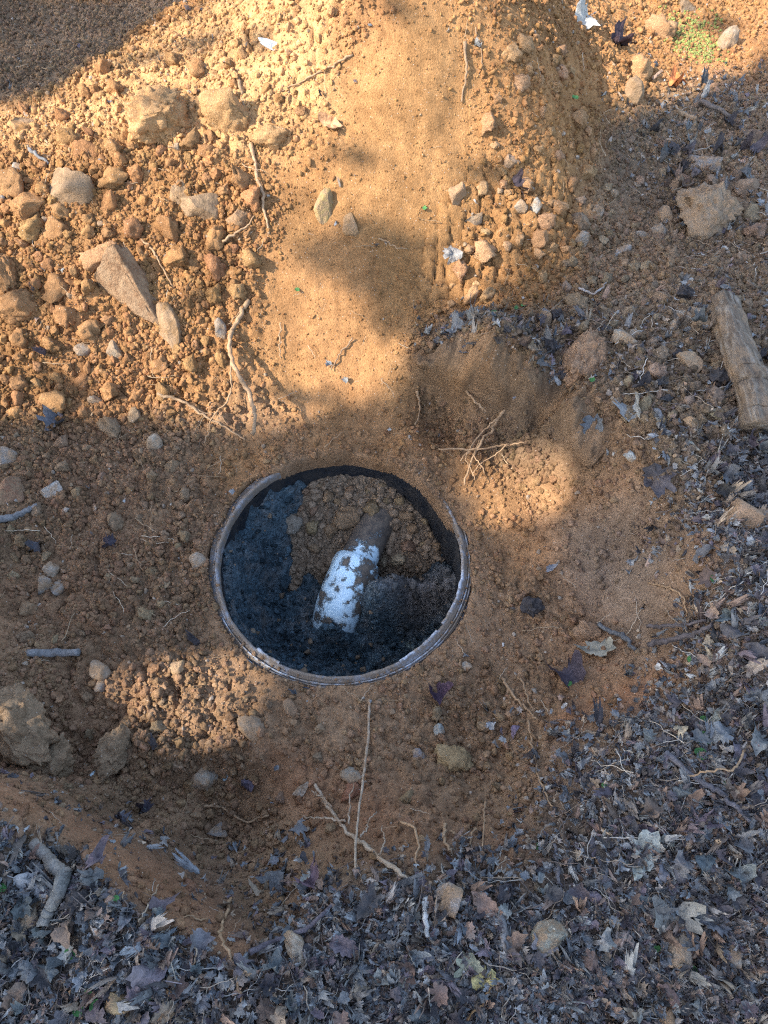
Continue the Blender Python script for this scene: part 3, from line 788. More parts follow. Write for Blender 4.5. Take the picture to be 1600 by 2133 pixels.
STONES = [
 (268,602,90,158,8,'ang',(.25,.13,.065),"large flat-faced orange-brown rock tilted upright in the clod heap","the large flat-faced rock"),
 (352,677,46,92,-4,'flat',(.31,.175,.075),"upright ochre stone slab just beside the large flat-faced rock","the upright ochre slab"),
 (150,393,74,78,20,'ang',TAN,"tan blocky stone high in the clod heap, casting shadow to its side","the tan blocky stone"),
 (420,440,76,66,-10,'ang',(0.380,0.250,0.140),"broad brown angular stone between the blocky stone and long root","the broad brown angular stone"),
 (374,412,36,62,0,'ang',OC,"narrow upright orange stone against the broad brown angular stone",None),
 (500,456,54,40,5,'flat',OR,"low orange stone behind the short slanting root on the mound",None),
 (677,431,42,68,-15,'flat',YEL,"stone with bright yellow face resting alone on the smooth slope","the yellow-faced stone"),
 (727,470,32,46,10,'ang',OC,"small brown stone just below the yellow-faced stone",None),
 (37,356,22,28,0,'rnd',(0.585,0.577,0.546),"small bright white pebble at the edge of the sunlit heap","the bright white pebble"),
 (52,263,46,30,-5,'ang',(0.520,0.260,0.090),"sunlit orange cube-like stone above the bright white pebble","the orange cube-like stone"),
 (366,306,26,16,-25,'flat',PAL,"flat pale chip of stone under the overhanging clod",None),
 (458,686,27,44,10,'flat',GRY,"grey striped stone standing next to the forked hanging root","the grey striped stone"),
 (176,727,36,28,10,'ang',GRY,"squat grey stone low on the clod heap","the squat grey stone"),
 (238,732,30,42,0,'ang',(0.400,0.330,0.240),"grey-brown pointed stone just right of the squat grey stone",None),
 (322,925,32,42,-10,'ang',(0.460,0.380,0.280),"whitish-brown stone at the foot of the heap in shade","the whitish-brown stone"),
 (202,838,28,34,10,'ang',PAL,"pale grey stone in half shade low on the heap",None),
 (110,1021,40,32,15,'ang',(0.484,0.484,0.452),"pale grey angular stone lying in shade near the picture edge","the pale angular stone"),
 (18,1030,74,52,5,'ang',RDB,"dark red stone at the edge of the shade beside grey stone","the dark red stone"),
 (12,955,44,46,0,'rnd',GRY,"rounded grey stone just above the dark red stone",None),
 (412,1168,33,36,5,'rnd',(0.484,0.429,0.351),"pale squarish stone resting right beside the ring","the pale squarish stone by the ring"),
 (87,1217,36,30,0,'ang',GRY,"left one of two grey stones side by side in the shade","the two grey stones"),
 (127,1222,38,28,-8,'ang',(0.328,0.312,0.289),"right one of two grey stones side by side in the shade",None),
 (106,1188,32,30,10,'ang',(0.450,0.380,0.300),"brownish stone just above the pair of grey stones",None),
 (205,1398,33,44,4,'rnd',(0.390,0.328,0.257),"pale rectangular stone standing near the cut grey stick","the pale rectangular stone"),
 (211,1428,32,24,0,'rnd',(0.343,0.296,0.250),"small grey stone touching the foot of the pale rectangular stone",None),
 (525,1512,46,62,12,'ang',(0.380,0.280,0.190),"pointed brown stone at the tip of the small sunlit patch","the pointed stone by the sunlit patch"),
 (605,1478,28,48,-12,'flat',(0.400,0.240,0.140),"orange upright shard just below the ring","the orange shard below the ring"),
 (370,1387,34,30,0,'ang',(0.520,0.350,0.180),"ochre stone at the upper edge of the small sunlit patch",None),
 (425,1625,50,42,-5,'rnd',(0.360,0.300,0.230),"grey-brown rounded stone alone on the crumbly pit floor","the rounded stone on the pit floor"),
 (735,1617,46,40,5,'ang',(0.330,0.320,0.270),"grey-green block stone beside the long straight root","the grey-green block stone"),
 (730,1648,48,36,-5,'clod',(.30,.14,.08),"dark red lump just below the grey-green block stone",None),
 (632,1641,48,22,8,'flat',(0.468,0.406,0.328),"flat pale stone at the top end of the thick white root","the flat pale stone"),
 (455,1726,28,40,15,'ang',(0.281,0.281,0.273),"thin grey stone on the crumbly floor above the leaves",None),
 (915,1522,24,28,0,'rnd',(0.312,0.359,0.343),"small pale blue-green pebble below the ring","the blue-green pebble"),
 (880,1576,38,34,20,'ang',(0.280,0.280,0.300),"dark bluish broken stone below the blue-green pebble",None),
 (945,1582,90,60,0,'clod',(.36,.25,.13),"wide yellowish lump of clay on the pit floor below the ring","the wide yellowish lump"),
 (1290,1585,1,1,0,'rnd',GRY,"",None),
 (1462,455,120,130,0,'clod',(.36,.28,.20),"big rounded boulder caked in soil, largest stone beside the log","the big boulder"),
 (1462,343,68,44,-6,'ang',(0.328,0.343,0.343),"blue-grey stone just above the big boulder","the blue-grey stone"),
 (1387,458,34,48,5,'rnd',(0.343,0.328,0.296),"upper one of two grey stones touching the big boulder",None),
 (1338,494,38,20,-10,'flat',(0.359,0.328,0.281),"flat grey disc of stone beside the big boulder",None),
 (1370,485,32,36,0,'rnd',(0.360,0.330,0.280),"lower one of two grey stones touching the big boulder",None),
 (1297,527,28,38,-5,'ang',(0.343,0.351,0.343),"upright grey stone below the flat grey disc stone","the upright grey stone"),
 (1245,441,24,26,20,'ang',(0.452,0.437,0.390),"small pale stone at the edge of the cracked crust",None),
 (1212,500,26,34,0,'ang',(0.351,0.351,0.328),"small grey pointed stone where the crust meets the shade",None),
 (1115,432,28,36,20,'flat',PAL,"pale tilted chip amid the cracked sunlit crust","the pale tilted chip"),
 (1085,430,28,26,0,'ang',(0.429,0.390,0.328),"pale lump just left of the tilted chip in the crust",None),
 (985,458,36,32,0,'ang',(0.429,0.359,0.281),"pale-topped stone at the smooth edge of the cracked crust",None),
 (952,408,38,46,15,'ang',(0.500,0.270,0.130),"orange leaf-shaped stone on the sunlit slope","the orange leaf-shaped stone"),
 (1062,337,36,28,35,'ang',(0.420,0.270,0.190),"brown stone with a dark shadow high on the right flank",None),
 (1318,196,38,52,-15,'rnd',TAN,"tan oval stone leaning on sunlit clods at the mound foot","the tan oval stone"),
 (1512,92,30,56,-10,'rnd',(0.452,0.351,0.250),"long pale stone standing in the sunlit far corner","the long pale stone"),
 (1430,20,30,30,10,'ang',(0.484,0.374,0.265),"pale stone lying near the mossy patch at the top","the pale stone by the moss"),
 (1402,682,36,42,15,'ang',(0.484,0.484,0.437),"bright pale angular stone just left of the log","the bright angular stone"),
 (1422,660,40,26,-5,'ang',(0.374,0.328,0.257),"flat tan stone on top of the bright angular stone",None),
 (1446,652,30,24,10,'ang',(0.406,0.374,0.312),"pale stone nearest the upper end of the log",None),
 (1465,680,46,30,0,'ang',(0.360,0.290,0.210),"brown stone wedged against the log",None),
 (1300,708,52,30,-8,'ang',(0.406,0.406,0.359),"broad pale stone in the rubble left of the log","the broad pale stone"),
 (1322,700,24,24,0,'rnd',(0.312,0.328,0.296),"small greenish stone touching the broad pale stone",None),
 (1436,757,50,46,25,'ang',(0.400,0.320,0.220),"tan pyramid-like stone beside the middle of the log","the tan pyramid stone"),
 (1135,670,28,42,0,'rnd',(0.360,0.260,0.170),"upright rounded brown stone beside a dark seed ball",None),
 (1542,1085,76,72,0,'ang',(0.480,0.300,0.180),"orange-tan stone sitting on the dark leaves below the log","the orange-tan stone on the leaves"),
 (1594,1078,34,42,0,'rnd',(0.437,0.452,0.437),"pale stone cut by the picture edge beside the orange-tan stone",None),
 (1442,930,38,17,5,'flat',(0.437,0.468,0.406),"thin pale greenish sliver of stone below the log","the pale greenish sliver"),
 (1312,950,26,22,0,'ang',(0.406,0.421,0.390),"pale grey stone at the foot of the far bank",None),
 (1440,880,34,22,0,'ang',(0.400,0.270,0.170),"brown stone lying below the far bank leaves",None),
 (1205,1205,16,14,0,'rnd',GRY,"",None),
 (970,1388,26,20,0,'ang',(0.400,0.360,0.290),"pale stone just outside the lower edge of the ring",None),
 (925,1378,40,22,0,'ang',(0.420,0.330,0.240),"",None),
 (1225,1320,62,54,0,'clod',(.34,.21,.125),"brown lump above the fan-shaped dry leaf","the brown lump above the fan leaf"),
 (930,1878,62,68,-5,'ang',(0.312,0.289,0.265),"kite-shaped grey stone half under a dark leaf in litter","the kite-shaped stone"),
 (1146,1953,56,68,10,'rnd',(0.328,0.343,0.281),"rounded greenish-grey stone deep in the leaf litter","the rounded greenish stone"),
 (1412,1975,64,42,8,'rnd',(0.468,0.390,0.296),"pale cream stone lying on the leaf litter, biggest of the pale ones","the pale cream stone"),
 (1527,1988,42,26,0,'rnd',(0.429,0.382,0.312),"smaller pale stone beside the pale cream stone",None),
 (1385,2125,44,36,0,'rnd',(0.300,0.200,0.120),"brown stone cut by the bottom picture edge",None),
 (250,2088,36,48,-20,'rnd',(0.480,0.340,0.180),"tan egg-shaped stone among the leaves near the bottom","the tan egg-shaped stone"),
 (342,2112,32,34,0,'ang',(0.460,0.270,0.140),"orange-brown stone just right of the tan egg-shaped stone",None),
 (615,1972,60,40,30,'ang',(0.480,0.400,0.300),"long pale brown stone near the dark straight twig","the long pale brown stone"),
 (1482,1594,38,30,-15,'ang',(0.468,0.468,0.421),"pale stone beside the green leaves in the litter","the pale stone by the green leaves"),
 (60,1905,44,34,0,'ang',(0.500,0.400,0.280),"pale tan stone beside the crooked stick","the pale tan stone by the crooked stick"),
 (78,1887,22,20,0,'ang',(0.480,0.280,0.140),"small orange stone beside the crooked stick",None),
 (300,1935,24,22,0,'ang',(0.359,0.359,0.343),"small pale grey stone in the dusty litter",None),
 (360,2060,20,22,0,'ang',(0.500,0.260,0.110),"small bright orange stone in the litter near bottom",None),
 (1350,2005,22,20,0,'rnd',(0.312,0.312,0.281),"",None),
]
for px, py, w, h, rot, kind, colr_, lab, lm in STONES:
    if not lab: continue
    measured("soil_clod" if kind == 'clod' and "boulder" not in lab else "stone", px, py, w, h, rot, kind, colr_, lab, "soil clod" if kind == 'clod' and "boulder" not in lab else "stone", lm,
             sub=5 if w > 100 else 4 if max(w, h) > 44 else 3, thick=0.8, mat=MAT_ROCK if 'boulder,' in lab or 'boulder caked' in lab else None, lift=0.5 if py > 1700 else .15)
SC = (.36, .188, .083); SD2 = (.30, .20, .118)
CLODS = [
 (470,240,86,84,0,(.46,.265,.12),"rounded overhanging clod on the sunlit mound, shadow beneath","the overhanging clod"),
 (560,288,74,48,0,(.45,.26,.12),"rooty clod with fine hairs beside the overhanging clod","the rooty clod"),
 (335,250,120,110,0,(.50,.285,.13),"broad crusty lump on the sunlit mound left of overhanging clod","the broad crusty lump"),
 (210,536,78,46,0,(.44,.24,.12),"long orange clod just above the large flat-faced rock","the long orange clod"),
 (115,600,58,50,0,SC,"smooth orange clod left of the large flat-faced rock",None),
 (40,640,84,62,0,SC,"big pitted clod low at the heap edge","the big pitted clod"),
 (62,440,66,62,0,SC,"knobbly round clod below the tan blocky stone","the knobbly round clod"),
 (10,572,56,92,0,SC,"tall clod cut by the picture edge above the pitted clod",None),
 (112,478,52,46,0,SC,"round clod below the knobbly round clod",None),
 (1010,525,48,44,0,(.47,.27,.14),"plump orange clod in the cracked sunlit crust","the plump orange clod"),
 (1217,755,86,132,-8,(.36,.22,.13),"tall upright lump of clay and roots above the far bank","the tall clay lump"),
 (38,1512,125,160,0,SD2,"huge rough clod at the picture edge, largest in the shade","the huge rough clod"),
 (108,1582,96,84,0,SD2,"big dark clod just right of the huge rough clod","the big dark clod"),
 (236,1572,106,74,0,SD2,"wide crumbly clod right of the big dark clod","the wide crumbly clod"),
 (230,890,40,50,0,SD2,"brown clod at the shadow edge near the heap foot",None),
 (278,865,32,32,0,(.36,.24,.14),"small square clod at the shadow edge near the heap foot",None),
 (1330,150,46,56,0,(.48,.27,.13),"sunlit orange clod beside the tan oval stone",None),
 (1370,60,60,44,0,(.46,.26,.13),"sunlit clod below the far mossy patch",None),
 (720,1078,60,56,0,SD2,"largest clod on the soil spilled inside the ring","the largest clod inside the ring"),
 (665,1045,1,1,0,SD2,"",None),
 (608,1090,46,48,0,(.30,.25,.19),"grey-brown clod leaning at the edge of the spilled soil",None),
 (690,1105,34,36,0,SD2,"clod beside the pipe on the spilled soil",None),
 (655,1140,32,28,0,SD2,"clod at the lower tip of the spilled soil",None),
 (830,1163,34,34,0,(.42,.32,.20),"tan clod resting just right of the white pipe",None),
 (800,1166,18,38,0,(.44,.34,.22),"thin tan stone-like clod touching the white pipe",None),
 (845,1075,44,24,0,SD2,"long clod on spilled soil right of the pipe",None),
]
for px, py, w, h, rot, colr_, lab, lm in CLODS:
    if not lab: continue
    inside = 560 < px < 900 and 1000 < py < 1200
    measured("soil_clod", px, py, w, h, rot, 'clod', colr_, lab, "soil clod", lm, sub=5 if max(w, h) > 90 else 4 if max(w, h) > 60 else 3, thick=0.85, lift=0.75 if py > 1430 else 0.3, inside=inside)

# generic clods: shared shapes, one object each
CLOD_ME = [mesh_np("soil_clod", rock_verts('clod', 900 + k, 3), ICO[3][1], True) for k in range(14)]
for me in CLOD_ME: me.materials.append(MAT_SOIL)
taken = [(s_[0], s_[1], max(s_[2], s_[3]) * .5) for s_ in STONES] + [(s_[0], s_[1], max(s_[2], s_[3]) * .5) for s_ in CLODS]
def inpoly(px, py, poly):
    r_ = False; m_ = len(poly)
    for k in range(m_):
        ax_, ay_ = poly[k]; bx_, by_ = poly[(k + 1) % m_]
        if (ay_ > py) != (by_ > py) and px < (bx_ - ax_) * (py - ay_) / (by_ - ay_) + ax_: r_ = not r_
    return r_
def pick(poly, count, lo, hi, power=3.0, gap=0.8, tries=60):
    xs_ = [p[0] for p in poly]; ys_ = [p[1] for p in poly]; out = []
    for _ in range(count):
        s_ = lo + (hi - lo) * random.random() ** power
        for _t in range(tries):
            x, y = random.uniform(min(xs_), max(xs_)), random.uniform(min(ys_), max(ys_))
            if inpoly(x, y, poly) and all((x - a) ** 2 + (y - b) ** 2 > ((r + s_ * .5) * gap) ** 2 for a, b, r in taken):
                taken.append((x, y, s_ * .5)); out.append((x, y, s_)); break
    return out
RING_BOX = [(437, 940), (1000, 940), (1000, 1450), (437, 1450)]
taken.append((715, 1190, 250))
CL_REG = [
 ([(0,300),(200,270),(420,300),(540,400),(530,520),(480,720),(420,860),(200,860),(0,870)], 108, 22, 62, SC),
 ([(0,230),(130,200),(330,70),(640,60),(660,240),(480,330),(200,270),(0,300)], 22, 20, 38, SC),
 ([(1030,80),(1150,60),(1260,300),(1230,460),(1120,610),(930,640),(1000,330)], 48, 20, 42, (.42, .24, .12)),
 ([(1230,330),(1590,380),(1590,640),(1460,640),(1250,640),(1150,640)], 42, 22, 50, (.27, .19, .122)),
 ([(1180,640),(1480,640),(1500,900),(1400,920),(1280,840)], 24, 22, 46, (.27, .195, .128)),
 ([(0,900),(420,930),(400,1080),(330,1350),(480,1560),(420,1740),(280,1700),(130,1640),(0,1430)], 44, 20, 46, SD2),
 ([(480,1460),(1000,1460),(1050,1640),(900,1720),(520,1780)], 12, 20, 36, SD2),
]
GEN = []
for poly, cnt, lo, hi, cc in CL_REG:
    for x, y, s_ in pick(poly, cnt, lo, hi): GEN.append((x, y, s_, cc, False))
taken[:] = [t for t in taken if t[2] < 240]
for x, y, s_ in pick([(600,1040),(690,1000),(880,1020),(940,1100),(920,1150),(800,1150),(760,1090),(650,1120)], 26, 18, 46): GEN.append((x, y, s_, SD2, True))
def jitter(c, r=0.14):
    f = 1 + random.uniform(-r, r)
    return tuple(min(1, x * f * (1 + random.uniform(-.05, .05))) for x in c)
for k, (x, y, s_, cc, inside) in enumerate(GEN):
    P = surf(x, y, inside); dist = np.linalg.norm(P - CAM); r_ = s_ / 2 * dist / FPX
    o = obj("soil_clod", CLOD_ME[k % 14]); o.location = (P + np.array([0, 0, r_ * (.4 if inside else .2)])).tolist()
    o.rotation_euler = (random.uniform(0, 6.28), random.uniform(0, 6.28), random.uniform(0, 6.28))
    o.scale = (r_ * random.uniform(.9, 1.15), r_ * random.uniform(.8, 1.05), r_ * random.uniform(.65, .95))
    cc = jitter(cc); o.color = (*cc, 1)
    o["category"] = "soil clod"; o["group"] = "loose soil clods"
    THINGS.append((o, "soil_clod*", P, "in" if inside else ("sun" if y < 870 else "shade")))

# ------------------------------------------------------------------ fallen leaves
def leaf_mesh(kind, seed, curl=1.0):
    r = np.random.default_rng(seed); M_ = 30
    th = np.linspace(0, 2 * math.pi, M_, endpoint=False)           # 0 = tip (+y)
    if kind == 'lobed':
        rr = 0.74 + 0.26 * np.abs(np.cos(2.5 * th)) ** 1.2; rr *= 0.85 + 0.2 * np.cos(th); rr *= 1 - .22 * (r.uniform(size=M_) < .18)
    elif kind == 'oak':
        rr = (0.52 / np.sqrt((np.sin(th) / 1.0) ** 2 + (0.52 * np.cos(th)) ** 2)); rr *= 1 + 0.10 * np.cos(9 * th)
    elif kind == 'ovate':
        rr = (0.46 / np.sqrt(np.sin(th) ** 2 + (0.46 * np.cos(th)) ** 2))
    else:
        rr = 0.75 + 0 * th
    rr = rr * (1 + (0.34 if kind == 'torn' else 0.13) * r.normal(size=M_) * 0.7)
    ox, oy = np.sin(th) * rr, np.cos(th) * rr
    V = [(0, 0, 0)]
    for f in (0.38, 0.72, 1.0):
        V += list(zip(ox * f, oy * f, np.zeros(M_)))
    V = np.array(V)
    a, b, c, tw = r.normal(size=4) * np.array([.6, .45, .45, .6]) * curl
    V[:, 2] = a * V[:, 0] ** 2 + b * V[:, 1] ** 2 + c * np.abs(V[:, 0]) + tw * V[:, 0] * V[:, 1]
    p3 = V * np.array([1, 1, 0]) * 2.6 + seed * 3.1
    V[:, 2] += 0.38 * curl * vnoise3(p3, seed) + 0.26 * curl * vnoise3(p3 * 2.3, seed + 1) + .12 * curl * vnoise3(p3 * 4.5, seed + 2)
    if curl > 1.2:                                                   # crumpled: pull the rim in and over
        rad_ = np.hypot(V[:, 0], V[:, 1]); V[:, :2] *= (1 - 0.38 * rad_ * (0.5 + vnoise3(p3, seed + 7)))[:, None]; V[:, 2] += 0.35 * rad_ ** 2
    V[:, 2] -= np.percentile(V[:, 2], 25)
    F = [(0, 1 + j, 1 + (j + 1) % M_) for j in range(M_)]
    for q_ in range(2):
        for j in range(M_):
            a0 = 1 + q_ * M_ + j; b0 = 1 + q_ * M_ + (j + 1) % M_
            F.append((a0, a0 + M_, b0 + M_, b0))
    # a short stalk
    n0 = len(V); zc = V[0, 2]; y0 = -0.5
    st = [(-.018, y0, zc), (.018, y0, zc), (.03, y0 - .75, zc + .12), (.0, y0 - .75, zc + .12)]
    if kind != 'torn':
        V = np.vstack([V, st]); F.append((n0, n0 + 1, n0 + 2, n0 + 3))
    return V, F
LEAF_ME = {}
for kind in ('lobed', 'oak', 'ovate', 'torn'):
    for k in range(6):
        me = mesh_list("dry_leaf", *leaf_mesh(kind, 300 + 17 * k + len(kind), [0.7, 1.0, 1.3, .9, 1.6, 1.9][k])); me.materials.append(MAT_LEAF)
        LEAF_ME.setdefault(kind, []).append(me)
PUR = (.105, .082, .088); DRK = (.060, .054, .055); GLF = (.235, .225, .205); TLF = (.28, .215, .15); BLF = (.140, .140, .138); OLF = (.34, .17, .075); PGR = (.26, .265, .19); BRL = (.17, .115, .085)
def place_leaf(px, py, size, spin, kind, k, colour, label=None, lm=None, tilt=14, lift=0.004, group=None):
    P = surf(px, py); dist = np.linalg.norm(P - CAM); r_ = size / 2 * dist / FPX
    nv = gnormal(np.array(P[0]), np.array(P[1]))
    nv = nv + np.array([random.gauss(0, 1), random.gauss(0, 1), 0]) * math.radians(tilt) * .7; nv /= np.linalg.norm(nv)
    q_ = Vector(nv.tolist()).to_track_quat('Z', 'Y')
    o = obj("dry_leaf", LEAF_ME[kind][k % 6])
    o.rotation_mode = 'QUATERNION'
    from mathutils import Quaternion
    o.rotation_quaternion = q_ @ Quaternion((0, 0, 1), math.radians(spin))
    o.location = (P + nv * (lift + 0.05 * r_)).tolist(); o.scale = (r_,) * 3
    o.color = (*colour, 1); o["category"] = "dry leaf"
    if label: o["label"] = label
    if group: o["group"] = group
    THINGS.append((o, "dry_leaf" if label else "dry_leaf*", P, lm))
    return o
LEAVES = [
 (950,690,66,160,'lobed',1,BLF,"grey crumpled leaf hanging at the edge of the sunlit slope","the grey leaf at the slope edge"),
 (1250,1358,80,20,'oak',0,(.24,.22,.17),"tan fan-shaped dry leaf lying in the pit beside dark twig","the fan-shaped leaf"),
 (1185,1412,86,80,'torn',4,(.07,.055,.065),"dark purple curled leaf in the pit below the fan-shaped leaf","the dark curled leaf"),
 (910,1447,62,30,'lobed',5,(.075,.045,.065),"dark purple crumpled leaf just below the ring","the crumpled purple leaf below the ring"),
 (1562,912,92,100,'lobed',0,(.27,.255,.235),"large grey torn leaf below the foot of the log","the large grey leaf by the log"),
 (72,1840,72,200,'ovate',0,(.30,.29,.28),"large pale grey leaf beside the crooked stick","the pale grey leaf by the crooked stick"),
 (312,2032,84,10,'lobed',3,(.20,.165,.175),"large mauve-grey lobed leaf near the bottom left","the mauve-grey lobed leaf"),
 (648,1842,76,60,'lobed',4,(.13,.085,.10),"purple curled leaf at the lower rim of the pit","the purple leaf at the pit rim"),
 (580,1838,74,-30,'torn',2,(.10,.10,.10),"dark grey-green leaf next to the purple leaf at the rim",None),
 (322,1890,56,120,'lobed',3,PUR,"purple leaf with a pale straw lying across it","the purple leaf with straw"),
 (1342,1780,92,70,'oak',0,(.30,.31,.27),"pale green-grey lobed leaf on the litter","the pale green-grey leaf"),
 (1398,1908,98,200,'torn',0,(.21,.195,.165),"large flat grey-brown leaf on the litter near pale cream stone","the large flat grey-brown leaf"),
 (1296,1952,56,80,'ovate',3,(.30,.235,.20),"pinkish-brown oval leaf between two pale stones in litter","the pinkish-brown leaf"),
 (1010,2042,60,-50,'torn',1,(.42,.35,.15),"yellow leaf with dark blotches near the bottom","the yellow blotched leaf"),
 (975,2010,56,30,'torn',0,(.30,.29,.20),"pale olive leaf just above the yellow blotched leaf",None),
 (690,258,46,75,'ovate',1,(.46,.25,.13),"slim orange-brown leaf lying on the sunlit mound","the slim leaf on the mound"),
 (1078,385,46,0,'ovate',4,(.07,.05,.055),"dark curled leaf on the right of the sunlit slope","the dark leaf on the sunlit slope"),
 (1285,92,54,30,'torn',5,(.07,.045,.05),"dark crumpled leaf in the sunlit far corner","the dark leaf in the far corner"),
 (1215,42,58,70,'lobed',1,(.40,.37,.32),"pale silvery leaf at the top behind the mound","the silvery leaf at the top"),
 (940,530,50,60,'torn',1,(.24,.22,.20),"grey curled leaf at the smooth edge of the cracked crust",None),
 (1400,180,36,70,'ovate',2,(.55,.18,.06),"small bright orange leaf near the sunlit far corner","the bright orange leaf"),
 (1412,172,30,20,'ovate',1,(.50,.16,.05),"small red-orange leaf touching the bright orange leaf",None),
 (1320,860,66,15,'torn',4,(.26,.26,.25),"pale grey curled leaf on the far bank","the pale curled leaf on the bank"),
 (1240,890,70,70,'lobed',4,(.12,.125,.13),"dark grey leaf hanging over the far pit wall",None),
 (1370,990,84,130,'torn',5,(.10,.085,.085),"dark torn leaf draped on the far pit rim","the draped dark leaf"),
 (1080,815,30,0,'ovate',0,(.17,.17,.19),"small blue-grey leaf stuck to the slumped bank",None),
 (120,885,60,0,'torn',5,(.10,.10,.11),"dark crumpled leaf at the shadow edge of the heap","the dark leaf at the shadow edge"),
 (228,1138,36,75,'torn',4,(.06,.05,.06),"small dark curled leaf left of the ring in shade","the small dark leaf left of the ring"),
 (75,1140,36,60,'torn',4,(.08,.075,.08),"small dark leaf lying above the two grey stones",None),
 (900,1160,26,30,'torn',4,(.04,.035,.05),"",None),
 (1150,1185,26,10,'ovate',1,(.20,.20,.21),"small grey oval leaf right of the ring","the small grey leaf right of the ring"),
 (1075,1525,30,90,'ovate',3,(.15,.11,.145),"small mauve leaf on the pit floor near hanging root",None),
 (290,1690,36,20,'torn',4,(.06,.05,.06),"black curled leaf on the crumbly floor of the pit","the black leaf on the pit floor"),
 (245,1715,36,80,'torn',5,(.07,.065,.075),"dark bluish leaf beside the black leaf on the pit floor",None),
 (520,1632,38,70,'torn',1,(.07,.055,.07),"dark leaf on bare soil left of the grey-green block stone",None),
 (1560,2010,1,0,'ovate',0,PUR,"",None),
]
for px, py, sz, spin, kind, k, cc, lab, lm in LEAVES:
    if lab: place_leaf(px, py, sz, spin, kind, k, cc, lab, lm, tilt=8, lift=0.006)
taken2 = list(taken); taken[:] = [(s_[0], s_[1], 10) for s_ in LEAVES]
LF_REG = [
 ([(0,1750),(110,1760),(240,1830),(350,1900),(480,1990),(620,1940),(850,1870),(1000,1850),(1120,1840),(1600,1830),(1600,2133),(0,2133)], 130, 24, 62),
 ([(1130,1810),(1220,1740),(1290,1620),(1420,1450),(1470,1300),(1470,1130),(1600,1130),(1600,1830)], 72, 24, 58),
 ([(1450,1040),(1490,900),(1600,860),(1600,1080)], 10, 28, 60),
 ([(880,700),(960,665),(1200,680),(1180,790),(1050,760)], 12, 24, 46),
 ([(1220,640),(1600,500),(1600,850),(1470,950),(1380,960),(1290,850)], 16, 22, 50),
 ([(1290,280),(1600,220),(1600,400),(1400,420)], 14, 22, 52),
 ([(450,1760),(640,1720),(680,1860),(560,1900)], 11, 26, 56),
]
for poly, cnt, lo, hi in LF_REG:
    for x, y, s_ in pick(poly, cnt, lo, hi, 2.0, 0.42):
        cc = random.choice([PUR, DRK, DRK, BLF, BLF, GLF, BRL, BRL, DRK, TLF, BLF, (.105, .115, .12), (.11, .095, .10)])
        place_leaf(x, y, s_, random.uniform(0, 360), random.choice(['lobed', 'oak', 'ovate', 'torn', 'torn', 'torn']), random.randrange(6) if y > 1100 else random.choice([2, 4, 5]), jitter(cc, .25) if y > 1100 else tuple(.75 * q for q in jitter(cc, .25)),
                   tilt=22, lift=random.uniform(.006, .02), group="dry leaves in the litter")
taken = taken2

# small green leaves
def clover(seed):
    V = [(0, 0, 0)]; M_ = 16
    for f in (0.55, 1.0):
        for j in range(M_):
            t = 2 * math.pi * j / M_; rr = (0.95 - 0.55 * math.exp(-(((t - math.pi) / .35) ** 2))) * f
            V.append((math.sin(t) * rr, math.cos(t) * rr, 0.18 * f * f + 0.10 * math.sin(3 * t + seed) * f))
    F = [(0, 1 + j, 1 + (j + 1) % M_) for j in range(M_)] + [(1 + j, 1 + M_ + j, 1 + M_ + (j + 1) % M_, 1 + (j + 1) % M_) for j in range(M_)]
    return mesh_list("green_leaf", V, F)
CLV = [clover(k) for k in range(4)]
for me in CLV: me.materials.append(MAT_GREEN)
for k, (px, py, s_) in enumerate([(1462,1506,24),(1463,1541,28),(1456,1573,26),(1417,1536,18),(1484,1210,18),(1437,1376,15),(1560,1438,14),(620,608,12),(1028,655,12),(1090,640,12),(1075,645,10),
                                  (150,1985,20),(167,2102,20),(204,2096,22),(8,1850,16),(1121,1764,14),(885,438,10),(1183,1424,14),(245,1872,12),(190,2060,16),(1510,1635,14),(310,2075,16),(1228,755,14),(1232,795,12),(1197,208,12),(1256,1637,10),(1440,2020,14),(1366,1975,12)]):
    P = surf(px, py); r_ = s_ / 2 * np.linalg.norm(P - CAM) / FPX
    o = obj("green_leaf", CLV[k % 4]); o.location = (P + np.array([0, 0, .007])).tolist(); o.scale = (r_,) * 3
    o.rotation_euler = (random.uniform(-.4, .3), random.uniform(-.3, .3), random.uniform(0, 6.28)); o.color = (*jitter((.06, .16, .05), .2), 1)
    o["category"] = "green leaf"; o["group"] = "small green leaves"
    THINGS.append((o, "green_leaf*", P, None))

# ------------------------------------------------------------------ roots, sticks, log
def spline(pts, n_=8):
    pts = np.asarray(pts, float)
    if len(pts) == 2: pts = np.vstack([pts[0], (pts[0] + pts[1]) / 2, pts[1]])
    e = np.vstack([2 * pts[0] - pts[1], pts, 2 * pts[-1] - pts[-2]]); out = []
    for k in range(1, len(e) - 2):
        for t in np.linspace(0, 1, n_, endpoint=False):
            a, b, c, d = e[k - 1:k + 3]
            out.append(.5 * (2 * b + (c - a) * t + (2 * a - 5 * b + 4 * c - d) * t * t + (3 * b - a - 3 * c + d) * t ** 3))
    out.append(pts[-1]); return np.array(out)
def stem_pts(pix, lifts, n_=8, wig=0.0):
    base = []
    for (x, y), lf in zip(pix, lifts):
        P = hit([x], [y], Z)[0] if lf < .02 else H(x, y)
        base.append(P - ray(x, y) * lf)
    s_ = spline(base, n_)
    if wig: s_ = s_ + np.cumsum(RNG.normal(0, wig, s_.shape), 0) * np.sin(np.linspace(0, math.pi, len(s_)))[:, None] + RNG.normal(0, wig, s_.shape)
    # keep strands that lie on the ground from sinking into it
    low = ground(s_[:, 0], s_[:, 1]) + 0.0008
    low[:2] -= .006; low[-2:] -= .006
    inring = np.hypot(s_[:, 0], s_[:, 1]) < 0.3
    s_[:, 2] = np.where(inring, s_[:, 2], np.maximum(s_[:, 2], low))
    return s_
